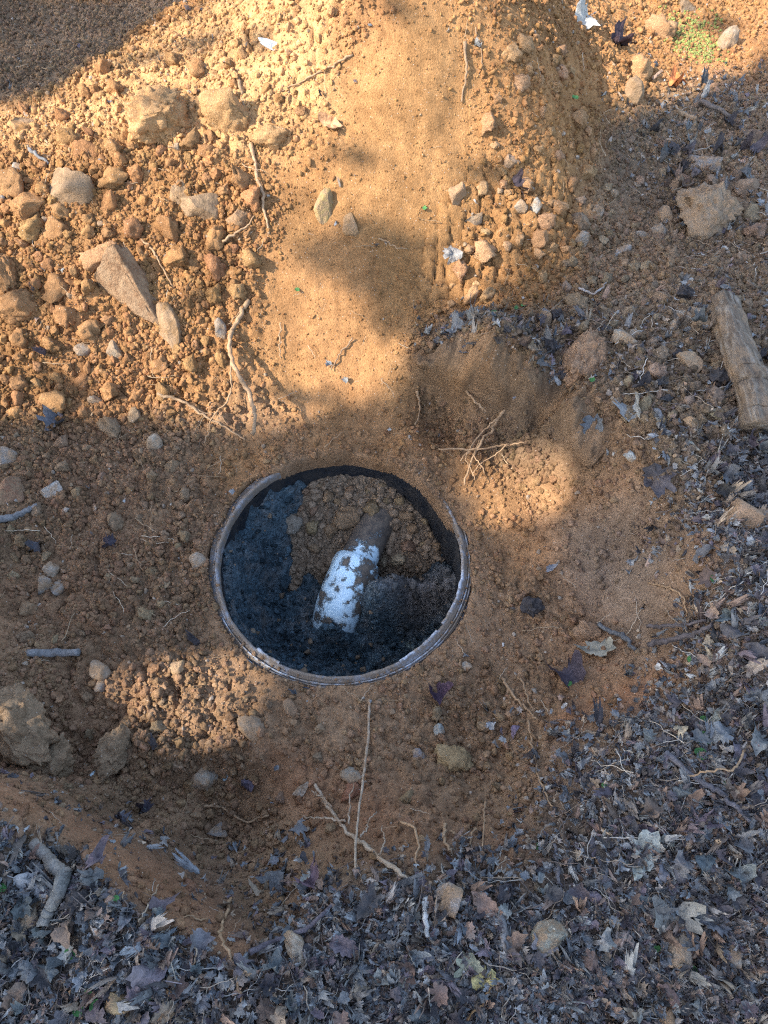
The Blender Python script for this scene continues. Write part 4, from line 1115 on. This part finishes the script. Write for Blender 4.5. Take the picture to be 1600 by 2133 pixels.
def stem(name, pix, w0, w1, label, cat, colour, lifts=None, lm=None, mat=None, parent=None, noise=.18, n_=8, wig=.0013, sides=8, rj=.25):
    lifts = lifts or [.003] * len(pix)
    s_ = stem_pts(pix, lifts, n_, wig)
    dist = np.linalg.norm(s_[len(s_) // 2] - CAM)
    rad_ = np.linspace(w0, w1, len(s_)) / 2 * dist / FPX * (.82 if w0 < 10 else 1) * (1 + rj * fbm(np.arange(len(s_)) * .35, np.full(len(s_), len(THINGS) * 1.7), 77, 3) * (noise > 0))
    s_[:, 2] += rad_ * .5
    org = s_[0].copy() if parent is None else np.array(parent.location)
    V_, F_ = tube(s_ - org, rad_, sides, noise, len(THINGS))
    o = obj(name, mesh_list(name, V_, F_), mat or MAT_ROOT, parent, label=label, category=cat if parent is None else None)
    if parent is None:
        o.location = org.tolist(); THINGS.append((o, name, s_[len(s_) // 2], lm))
    o.color = (*colour, 1)
    return o
RT = (.34, .22, .125); RTD = (.25, .165, .10); RTP = (.37, .285, .20)
r1 = stem("root", [(517,628),(492,680),(482,718),(495,780),(520,830),(530,870),(527,905)], 11, 7, "thick tan root hanging free over the slope, casting a long shadow", "root", RT, [.006,.02,.045,.08,.11,.125,.13], "the hanging root")
stem("side_root", [(482,718),(480,780),(476,830),(442,870),(425,925)], 5, 3, None, None, RT, [.04,.05,.05,.03,.02], parent=r1, sides=6)
r2 = stem("root", [(330,820),(380,835),(420,865),(470,895),(512,918)], 8, 4, "pale thin root forking across the shadow edge, below the hanging root", "root", RT, [.05,.04,.03,.02,.01], "the pale root at the shadow edge")
stem("side_root", [(400,848),(440,868),(475,885)], 4, 2, None, None, RT, [.03,.025,.01], parent=r2, sides=6)
stem("root", [(524,300),(540,380),(553,430),(562,488)], 9, 5, "long brown root running down the mound below the rooty clod", "root", (.40,.26,.15), None, "the long brown root")
stem("root", [(498,165),(508,200),(520,245)], 8, 6, "short tan root above the rooty clod", "root", RT)
stem("root", [(465,505),(500,475),(530,450)], 7, 3, "short slanting pale root across the orange stone", "root", RT, [.02,.025,.015])
stem("root", [(735,115),(690,140),(640,165),(580,190)], 5, 3, "fine pale root lying high on the sunlit mound", "root", RT, None, "the fine root on the mound")
stem("root", [(967,90),(970,150),(962,215)], 7, 3, "dark frayed root on the right of the mound top", "root", RTD, None, "the frayed dark root")
stem("root", [(990,60),(1000,110),(1005,155)], 3, 2, "thin straight stalk beside the dark frayed root", "root", RTD)
stem("root", [(275,480),(310,520),(330,560),(362,600)], 6, 3, "thin pale root behind the large flat-faced rock", "root", RT)
stem("root", [(770,1457),(768,1530),(760,1620),(745,1740),(740,1812)], 7, 5, "long straight pale root below the ring, crossing the thick one", "root", RTP, [.004,.03,.045,.04,.01], "the long straight root", wig=.0005)
r7 = stem("root", [(655,1633),(690,1680),(720,1710),(750,1745),(800,1790),(857,1842)], 8, 11, "thick pale branching root crossing the lower rim of the pit", "root", RTP, [.02,.02,.03,.03,.03,.006], "the thick branching root")
for pts, a, b in (([(720,1712),(685,1708),(625,1700)], 6, 3), ([(725,1715),(733,1670),(736,1630)], 5, 3), ([(752,1745),(772,1715),(786,1690)], 5, 3), ([(790,1780),(798,1750),(795,1720)], 4, 2), ([(690,1680),(665,1660),(648,1650)], 6, 3)):
    stem("side_root", pts, a, b, None, None, RTP, [.03, .03, .025], parent=r7, sides=6)
stem("root", [(425,1680),(450,1678),(470,1692),(512,1712),(560,1700)], 7, 4, "crooked tan root on the crumbly floor left of branching root", "root", RT, [.012]*5, "the crooked tan root")
r9 = stem("root", [(1048,1412),(1070,1440),(1100,1470),(1114,1496)], 8, 4, "forked tan root in the pit right of the purple leaf", "root", RT, [.012]*4, "the forked tan root")
stem("side_root", [(1085,1415),(1100,1445),(1112,1480)], 5, 3, None, None, RT, [.012]*3, parent=r9, sides=6)
stem("root", [(1100,1502),(1110,1580),(1128,1640),(1152,1682)], 6, 3, "long thin root below the forked tan root", "root", RT, [.02,.02,.015,.005], "the long thin root")
r11 = stem("root", [(1052,852),(1022,890),(992,925),(965,1010)], 9, 4, "dry root tuft sprouting from the slumped bank beside the ring", "root", RT, [.01,.04,.05,.03], "the dry root tuft")
for pts, a, b in (([(915,935),(985,938),(1040,930),(1092,922)], 5, 4), ([(1035,872),(1000,905),(960,960)], 5, 3), ([(1000,915),(985,950),(1010,985)], 4, 2), ([(1060,925),(1010,960),(985,990)], 4, 2), ([(990,920),(975,955),(990,1000)], 3, 2)):
    stem("side_root", pts, a, b, None, None, RT, [.045] * len(pts), parent=r11, sides=6)
stem("root", [(972,810),(995,838),(1013,858)], 7, 5, "short stubby root poking from the slumped bank", "root", RT, [.02,.03,.03], "the stubby root in the bank")
stem("root", [(868,815),(874,840),(866,885)], 6, 3, "small tan root hanging where the bank meets the slope", "root", RT, [.01,.02,.02])
stem("root", [(836,1712),(860,1742),(868,1802)], 7, 4, "bent root standing at the pit rim right of branching root", "root", RT, [.03,.04,.02], "the bent root at the rim")
stem("root", [(928,1715),(926,1745),(936,1775)], 9, 6, "stubby vertical root at the lower pit rim", "root", RT, [.03,.03,.01])
stem("root", [(938,1728),(955,1740),(975,1748)], 5, 3, "thin curved rootlet beside the stubby vertical root", "root", RT, [.03,.03,.03])
stem("root", [(1012,1670),(1008,1720),(1004,1770)], 5, 3, "thin upright root left of the bare red clay", "root", RT, [.03,.03,.01])
stem("root", [(990,1725),(982,1750),(976,1770)], 6, 4, "short root stub left of the thin upright root", "root", RT, [.02,.02,.005])
stem("root", [(482,1868),(468,1915),(460,1950),(478,1990),(492,2040),(512,2110)], 8, 5, "long winding pale root running down through the lower litter", "root", RT, [.02,.02,.012,.006,.005,.004], "the winding root")
stem("root", [(410,1945),(408,1980),(395,2030)], 5, 3, "short pale straw left of the winding root", "root", RTP)
stem("root", [(1350,1215),(1400,1225),(1425,1250),(1430,1285)], 5, 3, "thin root curling on the far pit wall", "root", RT, None, "the curling root")
stem("root", [(1552,1560),(1530,1595),(1480,1612),(1420,1620)], 5, 4, "thin arched stem over the litter beside the pale stone", "root", RT, [.012,.03,.03,.01])
stem("root", [(330,1842),(312,1870),(290,1920)], 4, 3, "pale straw lying across the purple leaf", "root", RTP, [.014]*3)
stem("root", [(430,1917),(395,1915),(362,1930)], 4, 2, "short pale rootlet on the bare rim soil", "root", RT)
stem("root", [(640,1950),(632,1990),(620,2082)], 4, 3, "thin straight straw in the lower litter right of winding root", "root", RTP)
stem("root", [(640,2035),(720,2015),(800,2000)], 5, 4, "pale straw lying level in the lower litter", "root", RTP, None, "the level straw")
stem("root", [(1020,2060),(1010,2090),(975,2125)], 4, 4, "brown leaf stalk curving from the yellow blotched leaf", "root", (.30,.17,.07), [.012]*3)
stem("root", [(95,290),(100,315),(92,345)], 5, 3, "tiny curved rootlet above the bright white pebble", "root", RT)
stem("root", [(585,672),(588,710),(587,745)], 4, 3, "short straight straw lying on the smooth slope", "root", RT, [.008]*3, "the straight straw on the slope")
stem("root", [(735,705),(710,740),(690,770)], 4, 3, "fine bent rootlet low on the smooth slope", "root", RTD, [.008]*3)
stem("root", [(790,497),(815,508),(850,518)], 4, 2, "fine rootlet in the shaded dip of the slope", "root", RT, [.005]*3)
stem("root", [(1205,600),(1235,615),(1262,590)], 6, 4, "grey crooked twig in the rubble above the tall clay lump", "root", (.36,.33,.30), [.01]*3)

GS = (.20, .19, .18)
stem("stick", [(58,1361),(110,1362),(166,1360)], 15, 14, "short cut grey stick lying level in the shade", "stick", GS, [.008]*3, "the cut grey stick", MAT_WOOD, wig=0, noise=.06)
st = stem("stick", [(70,1756),(95,1780),(122,1806),(140,1822)], 17, 22, "crooked grey-barked stick bent like an elbow on the litter", "stick", (.22,.195,.165), [.014,.02,.022,.02], "the crooked stick", MAT_WOOD, wig=.0006)
stem("lower_limb", [(138,1815),(130,1855),(108,1895),(90,1928)], 25, 20, None, None, (.215,.205,.18), [.02,.02,.02,.016], None, MAT_WOOD, st, wig=.0006)
stem("stick", [(-10,1085),(35,1075),(80,1054)], 14, 9, "grey twig entering from the picture edge below dark red stone", "stick", GS, [.008]*3, "the grey twig at the edge", MAT_WOOD)
stem("stick", [(1245,1300),(1280,1325),(1318,1352)], 10, 9, "dark twig beside the fan-shaped leaf", "stick", (.12,.12,.12), [.014]*3, "the dark twig by the fan leaf", MAT_WOOD)
stem("stick", [(520,1985),(585,1952),(640,1930),(690,1886)], 10, 6, "long dark straight twig at the lower rim of the pit", "stick", (.13,.11,.12), [.012,.02,.02,.015], "the dark straight twig", MAT_WOOD, wig=.0004)
stem("stick", [(1363,855),(1375,880),(1392,906)], 13, 11, "short grey stick on the far bank", "stick", GS, [.006]*3, "the short grey stick", MAT_WOOD)
stem("stick", [(1035,1895),(1042,1940),(1052,2000)], 16, 12, "upright grey stick in the litter below the white chips", "stick", GS, [.008]*3, "the grey stick in the litter", MAT_WOOD)
stem("stick", [(1157,1760),(1160,1800),(1164,1840)], 9, 8, "small dark stick left of the pale green-grey leaf", "stick", (.17,.15,.15), [.008]*3, None, MAT_WOOD)
stem("stick", [(1350,1345),(1400,1335),(1455,1322),(1485,1300)], 12, 7, "dark forked twig at the far pit rim", "stick", (.11,.09,.085), [.016]*4, "the dark twig at the far rim", MAT_WOOD)
stem("stick", [(1350,1305),(1400,1308),(1470,1292)], 9, 6, "dark thin twig just above the forked twig at far rim", "stick", (.11,.09,.085), [.014]*3, None, MAT_WOOD)
stem("stick", [(1385,1568),(1440,1620),(1500,1670),(1560,1712)], 13, 8, "long dark branch lying in the litter below the green leaves", "stick", (.13,.12,.125), [.01]*4, "the long dark branch", MAT_WOOD)
stem("stick", [(888,1870),(892,1910),(890,1952)], 13, 9, "pale splintered stick left of the kite-shaped stone", "stick", (.46,.44,.40), [.008]*3, None, MAT_WOOD)
stem("stick", [(60,310),(80,325),(102,342)], 8, 6, "short grey twig above the tan blocky stone", "stick", GS, [.006]*3, None, MAT_WOOD)
stem("stick", [(1445,210),(1475,225),(1520,245)], 9, 7, "dark short stick on the ground far behind the boulder", "stick", (.16,.13,.11), [.006]*3, None, MAT_WOOD)
stem("stick", [(1410,235),(1430,243),(1452,250)], 10, 8, "brown short stick above the blue-grey stone", "stick", (.30,.20,.12), [.006]*3, None, MAT_WOOD)
lg = stem("log", [(1500,640),(1525,720),(1550,790),(1572,850),(1578,905)], 50, 66, "weathered grey-brown log with a side branch at the picture edge", "log", (.34,.265,.19), [.03,.035,.035,.035,.03], "the log", MAT_LOG, noise=.30, n_=12, wig=0, sides=40, rj=.08)
stem("branch_stub", [(1560,800),(1600,800),(1650,780)], 50, 36, None, None, (.34,.265,.19), [.035,.04,.04], None, MAT_LOG, lg, noise=.30, n_=12, wig=0, sides=32, rj=.08)
def chip(px, py, w, h, rot, colour, label, lm=None):
    measured("wood_chip", px, py, w, h, rot, 'ang', colour, label, "wood chip", lm, sub=2, thick=.5, lift=.6, mat=MAT_WOOD)
chip(573,97,62,15,-22,(.70,.69,.66),"white splinter of wood high on the sunlit mound","the white splinter")
chip(1005,1862,14,34,-8,(.72,.72,.68),"upper of two white wood chips right of kite-shaped stone","the white chips")
chip(990,1890,14,26,0,(.72,.72,.68),"lower of two white wood chips right of kite-shaped stone")
chip(1550,1850,36,9,-25,(.60,.56,.48),"pale sliver of wood near the picture edge in litter")
chip(950,1643,30,10,5,(.5,.55,.55),"",None) if False else None
chip(472,1618,22,10,8,(.40,.47,.47),"small bluish chip beside the rounded stone on pit floor")
chip(192,1613,24,18,0,(.42,.50,.52),"pale speckled bluish chip above the wide crumbly clod") if False else chip(192,1618,24,16,10,(.42,.50,.52),"pale bluish flake on the soil below the big dark clod")

def seed_ball(px, py, s_, label, lm=None):
    V, F = ICO[3]; r = np.random.default_rng(int(px))
    dirs = r.normal(size=(46, 3)); dirs /= np.linalg.norm(dirs, axis=1, keepdims=True)
    dm = (V @ dirs.T).max(1)
    v = V * (0.72 + 0.42 * sstep(0.955, 0.998, dm) + .06 * r.normal(size=len(V)))[:, None]
    P = surf(px, py); rr = s_ / 2 * np.linalg.norm(P - CAM) / FPX
    o = obj("seed_ball", mesh_np("seed_ball", v * rr, F, False), MAT_WOOD, label=label, category="seed ball", group="spiky seed balls")
    o.location = (P + np.array([0, 0, rr * .6])).tolist(); o.color = (.055, .048, .046, 1); THINGS.append((o, "seed_ball", P, lm))
seed_ball(1143,727,30,"dark spiky seed ball just left of the tall clay lump","the seed ball by the clay lump")
seed_ball(1160,663,26,"dark spiky seed ball beside the upright rounded brown stone")
seed_ball(1424,618,28,"dark spiky seed ball above the bright angular stone")
seed_ball(1408,746,24,"small dark seed ball beside the tan pyramid stone")
seed_ball(1106,1270,44,"dark ragged seed ball right of the ring in the pit","the seed ball right of the ring")
seed_ball(165,1880,40,"dark seed ball right of the crooked stick")
seed_ball(1590,1050,34,"dark seed ball at the picture edge above the orange-tan stone")
seed_ball(1490,795,38,"dark seed ball tucked against the log")

# ------------------------------------------------------------------ labels for the look-alikes: ranked from the nearest landmark
ORD = ["nearest", "second nearest", "third nearest", "fourth nearest", "fifth nearest", "sixth nearest", "seventh nearest", "eighth nearest", "ninth nearest", "tenth nearest",
       "eleventh nearest", "twelfth nearest", "thirteenth nearest", "fourteenth nearest", "fifteenth nearest", "sixteenth nearest"] + ["%dth nearest" % k for k in range(17, 90)]
LMS = [(t[3], t[2]) for t in THINGS if t[3] and not t[1].endswith("*")]
LMP = np.array([p for _, p in LMS])
def shade_word(c):
    b = c[0] + c[1] + c[2]
    return b
def rank_label(kindname, fmt):
    rows = [t for t in THINGS if t[1] == kindname]
    if not rows: return
    P = np.array([t[2] for t in rows])
    D = np.linalg.norm(P[:, None, :] - LMP[None], axis=2)
    order = np.argsort(np.argsort(D, axis=0), axis=0)
    for i, t in enumerate(rows):
        score = order[i] + D[i] * 12
        j = int(np.argmin(score)); rk = int(order[i, j])
        t[0]["label"] = fmt(t) + ", " + ORD[rk] + " to " + LMS[j][0]
def leaf_tint(t):
    c = t[0].color; b = c[0] + c[1] + c[2]
    if b < .19: return "dark"
    if c[0] > c[2] * 1.7: return "tan" if b > .5 else "brown"
    if b > .48: return "pale grey"
    return "purplish" if c[1] < c[0] * .82 else "grey"
rank_label("soil_clod*", lambda t: {"in": "loose clod inside the ring", "sun": "loose ochre clod", "shade": "loose brown clod"}[t[3]])
rank_label("dry_leaf*", lambda t: leaf_tint(t) + " dry leaf")
rank_label("green_leaf*", lambda t: "small green leaf")

# ------------------------------------------------------------------ uncounted stuff: crumbs, pebbles, leaf scraps, straw
def scatter(name, label, pts, scale, rot, col, idx, sources):
    src = bpy.data.collections.new(name + "_shapes")
    for k, me in enumerate(sources):
        so = bpy.data.objects.new("%s_shape_%02d" % (name, k), me); src.objects.link(so)
    me = bpy.data.meshes.new(name); me.vertices.add(len(pts)); me.vertices.foreach_set("co", np.asarray(pts, np.float32).ravel())
    for nm, typ, key, arr in (("scl", 'FLOAT_VECTOR', "vector", scale), ("rot", 'FLOAT_VECTOR', "vector", rot), ("idx", 'INT', "value", idx)):
        a = me.attributes.new(nm, typ, 'POINT'); a.data.foreach_set(key, np.asarray(arr, np.int32 if typ == 'INT' else np.float32).ravel())
    a = me.attributes.new("col", 'FLOAT_COLOR', 'POINT'); c4 = np.ones((len(pts), 4), np.float32); c4[:, :3] = col; a.data.foreach_set("color", c4.ravel())
    o = obj(name, me, None, kind="stuff", label=label)
    ng = bpy.data.node_groups.new(name, 'GeometryNodeTree')
    ng.interface.new_socket("Geometry", in_out='INPUT', socket_type='NodeSocketGeometry'); ng.interface.new_socket("Geometry", in_out='OUTPUT', socket_type='NodeSocketGeometry')
    N = ng.nodes; L = ng.links
    gi = N.new("NodeGroupInput"); go = N.new("NodeGroupOutput")
    mp = N.new("GeometryNodeMeshToPoints"); ip = N.new("GeometryNodeInstanceOnPoints"); ci_ = N.new("GeometryNodeCollectionInfo")
    ci_.inputs["Collection"].default_value = src; ci_.inputs["Separate Children"].default_value = True; ci_.inputs["Reset Children"].default_value = True
    def na(nm, typ):
        x = N.new("GeometryNodeInputNamedAttribute"); x.data_type = typ; x.inputs["Name"].default_value = nm
        return [s_ for s_ in x.outputs if s_.enabled and s_.name == "Attribute"][0]
    L.new(gi.outputs[0], mp.inputs["Mesh"]); L.new(mp.outputs[0], ip.inputs["Points"]); L.new(ci_.outputs[0], ip.inputs["Instance"])
    ip.inputs["Pick Instance"].default_value = True
    L.new(na("idx", 'INT'), ip.inputs["Instance Index"]); L.new(na("scl", 'FLOAT_VECTOR'), ip.inputs["Scale"])
    er = N.new("FunctionNodeEulerToRotation"); L.new(na("rot", 'FLOAT_VECTOR'), er.inputs[0]); L.new(er.outputs[0], ip.inputs["Rotation"])
    L.new(ip.outputs[0], go.inputs[0])
    md = o.modifiers.new("scatter", 'NODES'); md.node_group = ng
    return o
def shapes(name, lst, mat):
    for me in lst: me.materials.clear(); me.materials.append(mat)
    return lst
crumb_me = shapes("crumb", [mesh_np("crumb", rock_verts('clod', 2000 + k, 2), ICO[2][1], True) for k in range(10)], MAT_CRUMB)
peb_me = shapes("pebble", [mesh_np("pebble", rock_verts('ang', 2100 + k, 2), ICO[2][1], True) for k in range(8)], MAT_PEBBLE)
def sample(nn, dens):
    out = []
    while sum(map(len, out)) < nn:
        x = RNG.uniform(-1.45, 1.65, nn); y = RNG.uniform(-1.0, 2.35, nn)
        inside_v = np.abs(x - .1) < 0.62 * (y + 2.2) * .62 + .25
        k = (RNG.uniform(size=nn) < bil(dens, x, y)) & inside_v & (np.hypot(x, y) > bil(RCUT, x, y) + .001)
        out.append(np.stack([x[k], y[k]], 1))
    return np.concatenate(out)[:nn]
cl = sstep(-0.5, 0.6, fbm(GX * 6, GY * 6, 170, 4))
d_soil = np.clip(0.22 + 0.55 * m_heap + 0.35 * m_lowleft - 0.12 * m_crack - 0.12 * m_smooth - .08 * m_crust - 0.05 * m_smooth2 + .2 * m_bank + .35 * m_slump, 0.03, 1) * (1 - 0.72 * m_lit) * (0.25 + 0.75 * cl) * (1 - .5 * m_wall) * (1 - .6 * m_red)
def crumbs(name, label, nn, lo, hi, pw, dens, sources, colf, sink=.2, flat=(.6, 1)):
    p = sample(nn, dens); nn = len(p)
    r_ = lo * (1 - RNG.uniform(0, 1 - (lo / hi) ** pw, nn)) ** (-1 / pw)
    r_ = lo + (r_ - lo) * (1 - .68 * bil(m_smooth, p[:, 0], p[:, 1]))
    z = bil(Z, p[:, 0], p[:, 1]) + r_ * sink
    sc_ = r_[:, None] * np.stack([RNG.uniform(.85, 1.2, nn), RNG.uniform(.75, 1.1, nn), RNG.uniform(*flat, nn)], 1)
    base = np.stack([bil(colr[..., k], p[:, 0], p[:, 1]) for k in range(3)], 1)
    c = colf(base, nn)
    return scatter(name, label, np.column_stack([p, z]), sc_, RNG.uniform(0, 6.28, (nn, 3)), c, RNG.integers(0, len(sources), nn), sources)
def soilcol(b, nn): return b * RNG.uniform(.82, 1.2, (nn, 1)) * RNG.uniform(.96, 1.04, (nn, 3))
crumbs("soil_crumbs", "fine orange-brown soil crumbs strewn over mound and pit", 135000, .0017, .0105, 1.75, d_soil, crumb_me, soilcol)
rub_me = shapes("rubble", [mesh_np("rubble", rock_verts('clod', 2050 + k, 3), ICO[3][1], True) for k in range(8)], MAT_CRUMB)
m_pitfloor = mask([(250,1600),(600,1560),(560,1850),(430,1830),(300,1720)], .06)
d_rub = np.clip(.10 + .75 * m_heap + .35 * m_lowleft + .02 * m_crack + .9 * m_bank + .8 * m_far + .5 * m_pitfloor + .9 * m_slump + .6 * m_right + .3 * m_behind + .10 * m_crust - .12 * m_smooth - .08 * m_smooth2 - .1 * m_soft3, .005, 1) * (1 - .9 * m_lit) * (.15 + .85 * cl) * (1 - .7 * m_wall)
crumbs("soil_rubble", "broken soil lumps too small to tell apart", 15000, .0055, .0135, 2.0, d_rub, rub_me, soilcol, .15)
# crumbs fallen onto the rim
tt = RNG.uniform(0, 6.283, 900); r9 = RNG.uniform(.282, .312, 900); w9 = .0011 * (1 - RNG.uniform(0, .93, 900)) ** (-1 / 1.8)
k = RNG.uniform(size=900) < .25 + .75 * sstep(-.1, .4, fbm(np.cos(tt) * 3, np.sin(tt) * 3, 260, 3)); tt, r9, w9 = tt[k], r9[k], w9[k]
scatter("rim_crumbs", "soil grains fallen onto the ring's rim", np.column_stack([r9 * np.cos(tt), r9 * np.sin(tt), .0095 + w9 * .3]), w9[:, None] * RNG.uniform(.8, 1.2, (len(tt), 3)), RNG.uniform(0, 6.28, (len(tt), 3)),
        SOIL_D * RNG.uniform(.8, 1.3, (len(tt), 1)), RNG.integers(0, 10, len(tt)), crumb_me)
PEBC = np.array([[.42, .38, .32], [.34, .32, .29], [.44, .29, .17], [.38, .34, .29], [.34, .25, .16]])
d_peb = np.clip(0.10 + 0.25 * m_bank + 0.2 * m_far + 0.22 * m_lit + .12 * m_lowleft - .1 * m_smooth, .01, 1) * (.3 + .7 * cl)
d_peb = np.maximum(d_peb, 0.9 * mask([(1330,870),(1480,860),(1500,950),(1480,1080),(1380,1040),(1350,960)], .04))
crumbs("small_pebbles", "small pale pebbles and grit mixed into soil and litter", 3800, .0022, .0085, 1.7, d_peb, peb_me, lambda b, nn: PEBC[RNG.integers(0, 5, nn)] * RNG.uniform(.8, 1.15, (nn, 1)), .3)
# crumbs on the soil inside the ring
rr_ = .28 * np.sqrt(RNG.uniform(size=9000)); tt = RNG.uniform(0, 6.283, 9000); x = rr_ * np.cos(tt); y = rr_ * np.sin(tt)
gi_ = np.clip(np.round((x + .294) / .0035).astype(int), 0, len(g) - 1); gj_ = np.clip(np.round((y + .294) / .0035).astype(int), 0, len(g) - 1)
k = (ZH[gj_, gi_] > ZL[gj_, gi_]) | (RNG.uniform(size=9000) < .012)
x, y = x[k], y[k]; nn = len(x); r_ = .0022 * (1 - RNG.uniform(0, 1 - (.0022 / .014) ** 1.4, nn)) ** (-1 / 1.4)
scatter("spilled_crumbs", "crumbs of soil on the spill inside the ring", np.column_stack([x, y, ground_in(x, y) + r_ * .2]), r_[:, None] * RNG.uniform(.75, 1.15, (nn, 3)), RNG.uniform(0, 6.28, (nn, 3)),
        np.array([.28, .20, .132]) * RNG.uniform(.75, 1.35, (nn, 1)), RNG.integers(0, 10, nn), crumb_me)
# lumps in the muck
rr_ = .28 * np.sqrt(RNG.uniform(size=2600)); tt = RNG.uniform(0, 6.283, 2600); x = rr_ * np.cos(tt); y = rr_ * np.sin(tt)
gi_ = np.clip(np.round((x + .294) / .0035).astype(int), 0, len(g) - 1); gj_ = np.clip(np.round((y + .294) / .0035).astype(int), 0, len(g) - 1)
k = ZL[gj_, gi_] > ZH[gj_, gi_] + .004; x, y = x[k], y[k]
nn = len(x); r_ = .0022 * (1 - RNG.uniform(0, 1 - (.0022 / .013) ** 1.5, nn)) ** (-1 / 1.5)
mk = np.clip(np.exp(-((x - mc[0]) / .12) ** 2 - ((y - mc[1]) / .065) ** 2), 0, 1)[:, None]
scatter("muck_lumps", "dark lumps of muck in the tank opening", np.column_stack([x, y, ground_in(x, y) - r_ * .1]), r_[:, None] * RNG.uniform(.6, 1.3, (nn, 3)), RNG.uniform(0, 6.28, (nn, 3)),
        (np.array([.05, .075, .088]) * (1 - mk) + np.array([.13, .115, .10]) * mk) * RNG.uniform(.5, 1.9, (nn, 1)), RNG.integers(0, 10, nn), crumb_me)
# leaf scraps
scrap_me = []
for k in range(14):
    me = mesh_list("scrap", *leaf_mesh(['torn', 'ovate', 'torn', 'oak', 'torn', 'lobed', 'torn'][k % 7], 4000 + k, [.6, 1.0, 1.4, .8][k % 3])); me.materials.append(MAT_LITTER); scrap_me.append(me)
LC = np.array([PUR, (.085, .09, .095), DRK, DRK, BLF, BLF, GLF, BRL, BRL, (.12, .115, .11), (.13, .105, .085), (.10, .105, .11), (.09, .08, .075), (.20, .175, .15), (.22, .165, .115), (.16, .165, .165)])
def litter(name, label, nn, dens, lo, hi):
    p = sample(nn, dens); nn = len(p); r_ = RNG.uniform(lo, hi, nn) * RNG.uniform(.5, 1, nn)
    z = bil(Z, p[:, 0], p[:, 1]) + RNG.uniform(.0015, .011, nn)
    rot = np.stack([RNG.normal(0, .4, nn), RNG.normal(0, .4, nn), RNG.uniform(0, 6.28, nn)], 1)
    nv = gnormal(p[:, 0], p[:, 1]); rot[:, 0] += -np.arctan2(nv[:, 1], nv[:, 2]) * .8; rot[:, 1] += np.arctan2(nv[:, 0], nv[:, 2]) * .8
    scatter(name, label, np.column_stack([p, z]), r_[:, None] * np.stack([RNG.uniform(.28, 1.1, nn), np.ones(nn), RNG.uniform(.8, 1.5, nn)], 1), rot,
            LC[RNG.integers(0, len(LC), nn)] * RNG.uniform(.85, 1.9, (nn, 1)), RNG.integers(0, 14, nn), scrap_me)
d_lit = np.clip(m_lit * (.35 + .65 * sstep(-.55, .25, fbm(GX * 5, GY * 5, 180, 4))), 0, 1)
litter("leaf_litter", "broken dark dry leaves carpeting the forest floor", 27000, d_lit, .004, .0155)
d_b = np.clip(.9 * mask([(870,700),(960,660),(1220,680),(1190,800),(1060,765),(930,735)], .03) + .35 * m_bank + .3 * m_far + .7 * mask([(450,1760),(650,1720),(690,1850),(560,1900)], .03) + .25 * mask([(1000,1500),(1250,1450),(1240,1640),(1100,1700)], .05) + .006, 0, 1)
litter("leaf_scraps", "dark leaf scraps scattered on the bank and pit edge", 1900, d_b, .006, .016)
# straw, needles and hair roots
def strand(seed, w):
    r = np.random.default_rng(seed); t = np.linspace(-1, 1, 9)
    pts = np.column_stack([t, np.cumsum(r.normal(0, .07, 9)), .06 + np.abs(np.cumsum(r.normal(0, .03, 9)))])
    return mesh_list("strand", *tube(pts, np.linspace(w, w * .5, 9), 5))
s = NT("straw"); a = s.n("ShaderNodeAttribute", attribute_name="col"); a.attribute_type = 'INSTANCER'
MAT_STRAW = s.out(a.outputs["Color"], .8, None, .25)
str_me = [strand(5000 + k, .022) for k in range(8)]
for me in str_me: me.materials.append(MAT_STRAW)
def straw(name, label, nn, dens, lo, hi, cols):
    p = sample(nn, dens); nn = len(p); r_ = lo + (hi - lo) * RNG.uniform(size=nn) ** 2
    nv = gnormal(p[:, 0], p[:, 1])
    rot = np.stack([np.zeros(nn), np.zeros(nn), RNG.uniform(0, 6.28, nn)], 1)
    from mathutils import Quaternion
    for k in range(nn):
        q_ = Vector((0, 0, 1)).rotation_difference(Vector(nv[k].tolist())) @ Quaternion((0, 0, 1), rot[k, 2]); rot[k] = q_.to_euler()[:]
    z = bil(Z, p[:, 0], p[:, 1]) + RNG.uniform(.001, .009, nn)
    th = RNG.uniform(.5, 1.3, nn) * .02 / r_ ** .5 * .12 / .0165
    scatter(name, label, np.column_stack([p, z]), np.stack([r_, r_, r_], 1), rot, np.array(cols)[RNG.integers(0, len(cols), nn)] * RNG.uniform(.7, 1.2, (nn, 1)), RNG.integers(0, 8, nn), str_me)
straw("straw_litter", "thin dry straws, stalks and needles over the forest floor", 2600, np.clip(m_lit + .25 * m_bank + .2 * m_far, 0, 1), .008, .045, [(.42, .34, .25), (.30, .22, .15), (.20, .15, .12), (.12, .10, .09), (.5, .45, .38)])
straw("hair_roots", "fine hair roots caught in the loose soil", 620, np.clip((1 - m_lit) * (.25 + .4 * m_heap + .4 * m_slump + .3 * m_lowleft), 0, 1), .008, .040, [(.46, .33, .20), (.38, .26, .15), (.52, .42, .30)])
# moss by the far corner
mp_ = wpoly([(1400,60),(1440,40),(1490,70),(1480,120),(1430,110)])
c0 = mp_.mean(0); nn = 700
p = np.column_stack([RNG.normal(c0[0], .05, nn), RNG.normal(c0[1], .07, nn)])
scatter("moss", "thin patch of yellow-green moss in the far corner", np.column_stack([p, bil(Z, p[:, 0], p[:, 1]) + .001]), RNG.uniform(.002, .006, (nn, 1)) * np.ones((nn, 3)), RNG.uniform(0, 6.28, (nn, 3)),
        np.array([.30, .33, .10]) * RNG.uniform(.7, 1.2, (nn, 1)), RNG.integers(0, 10, nn), crumb_me)
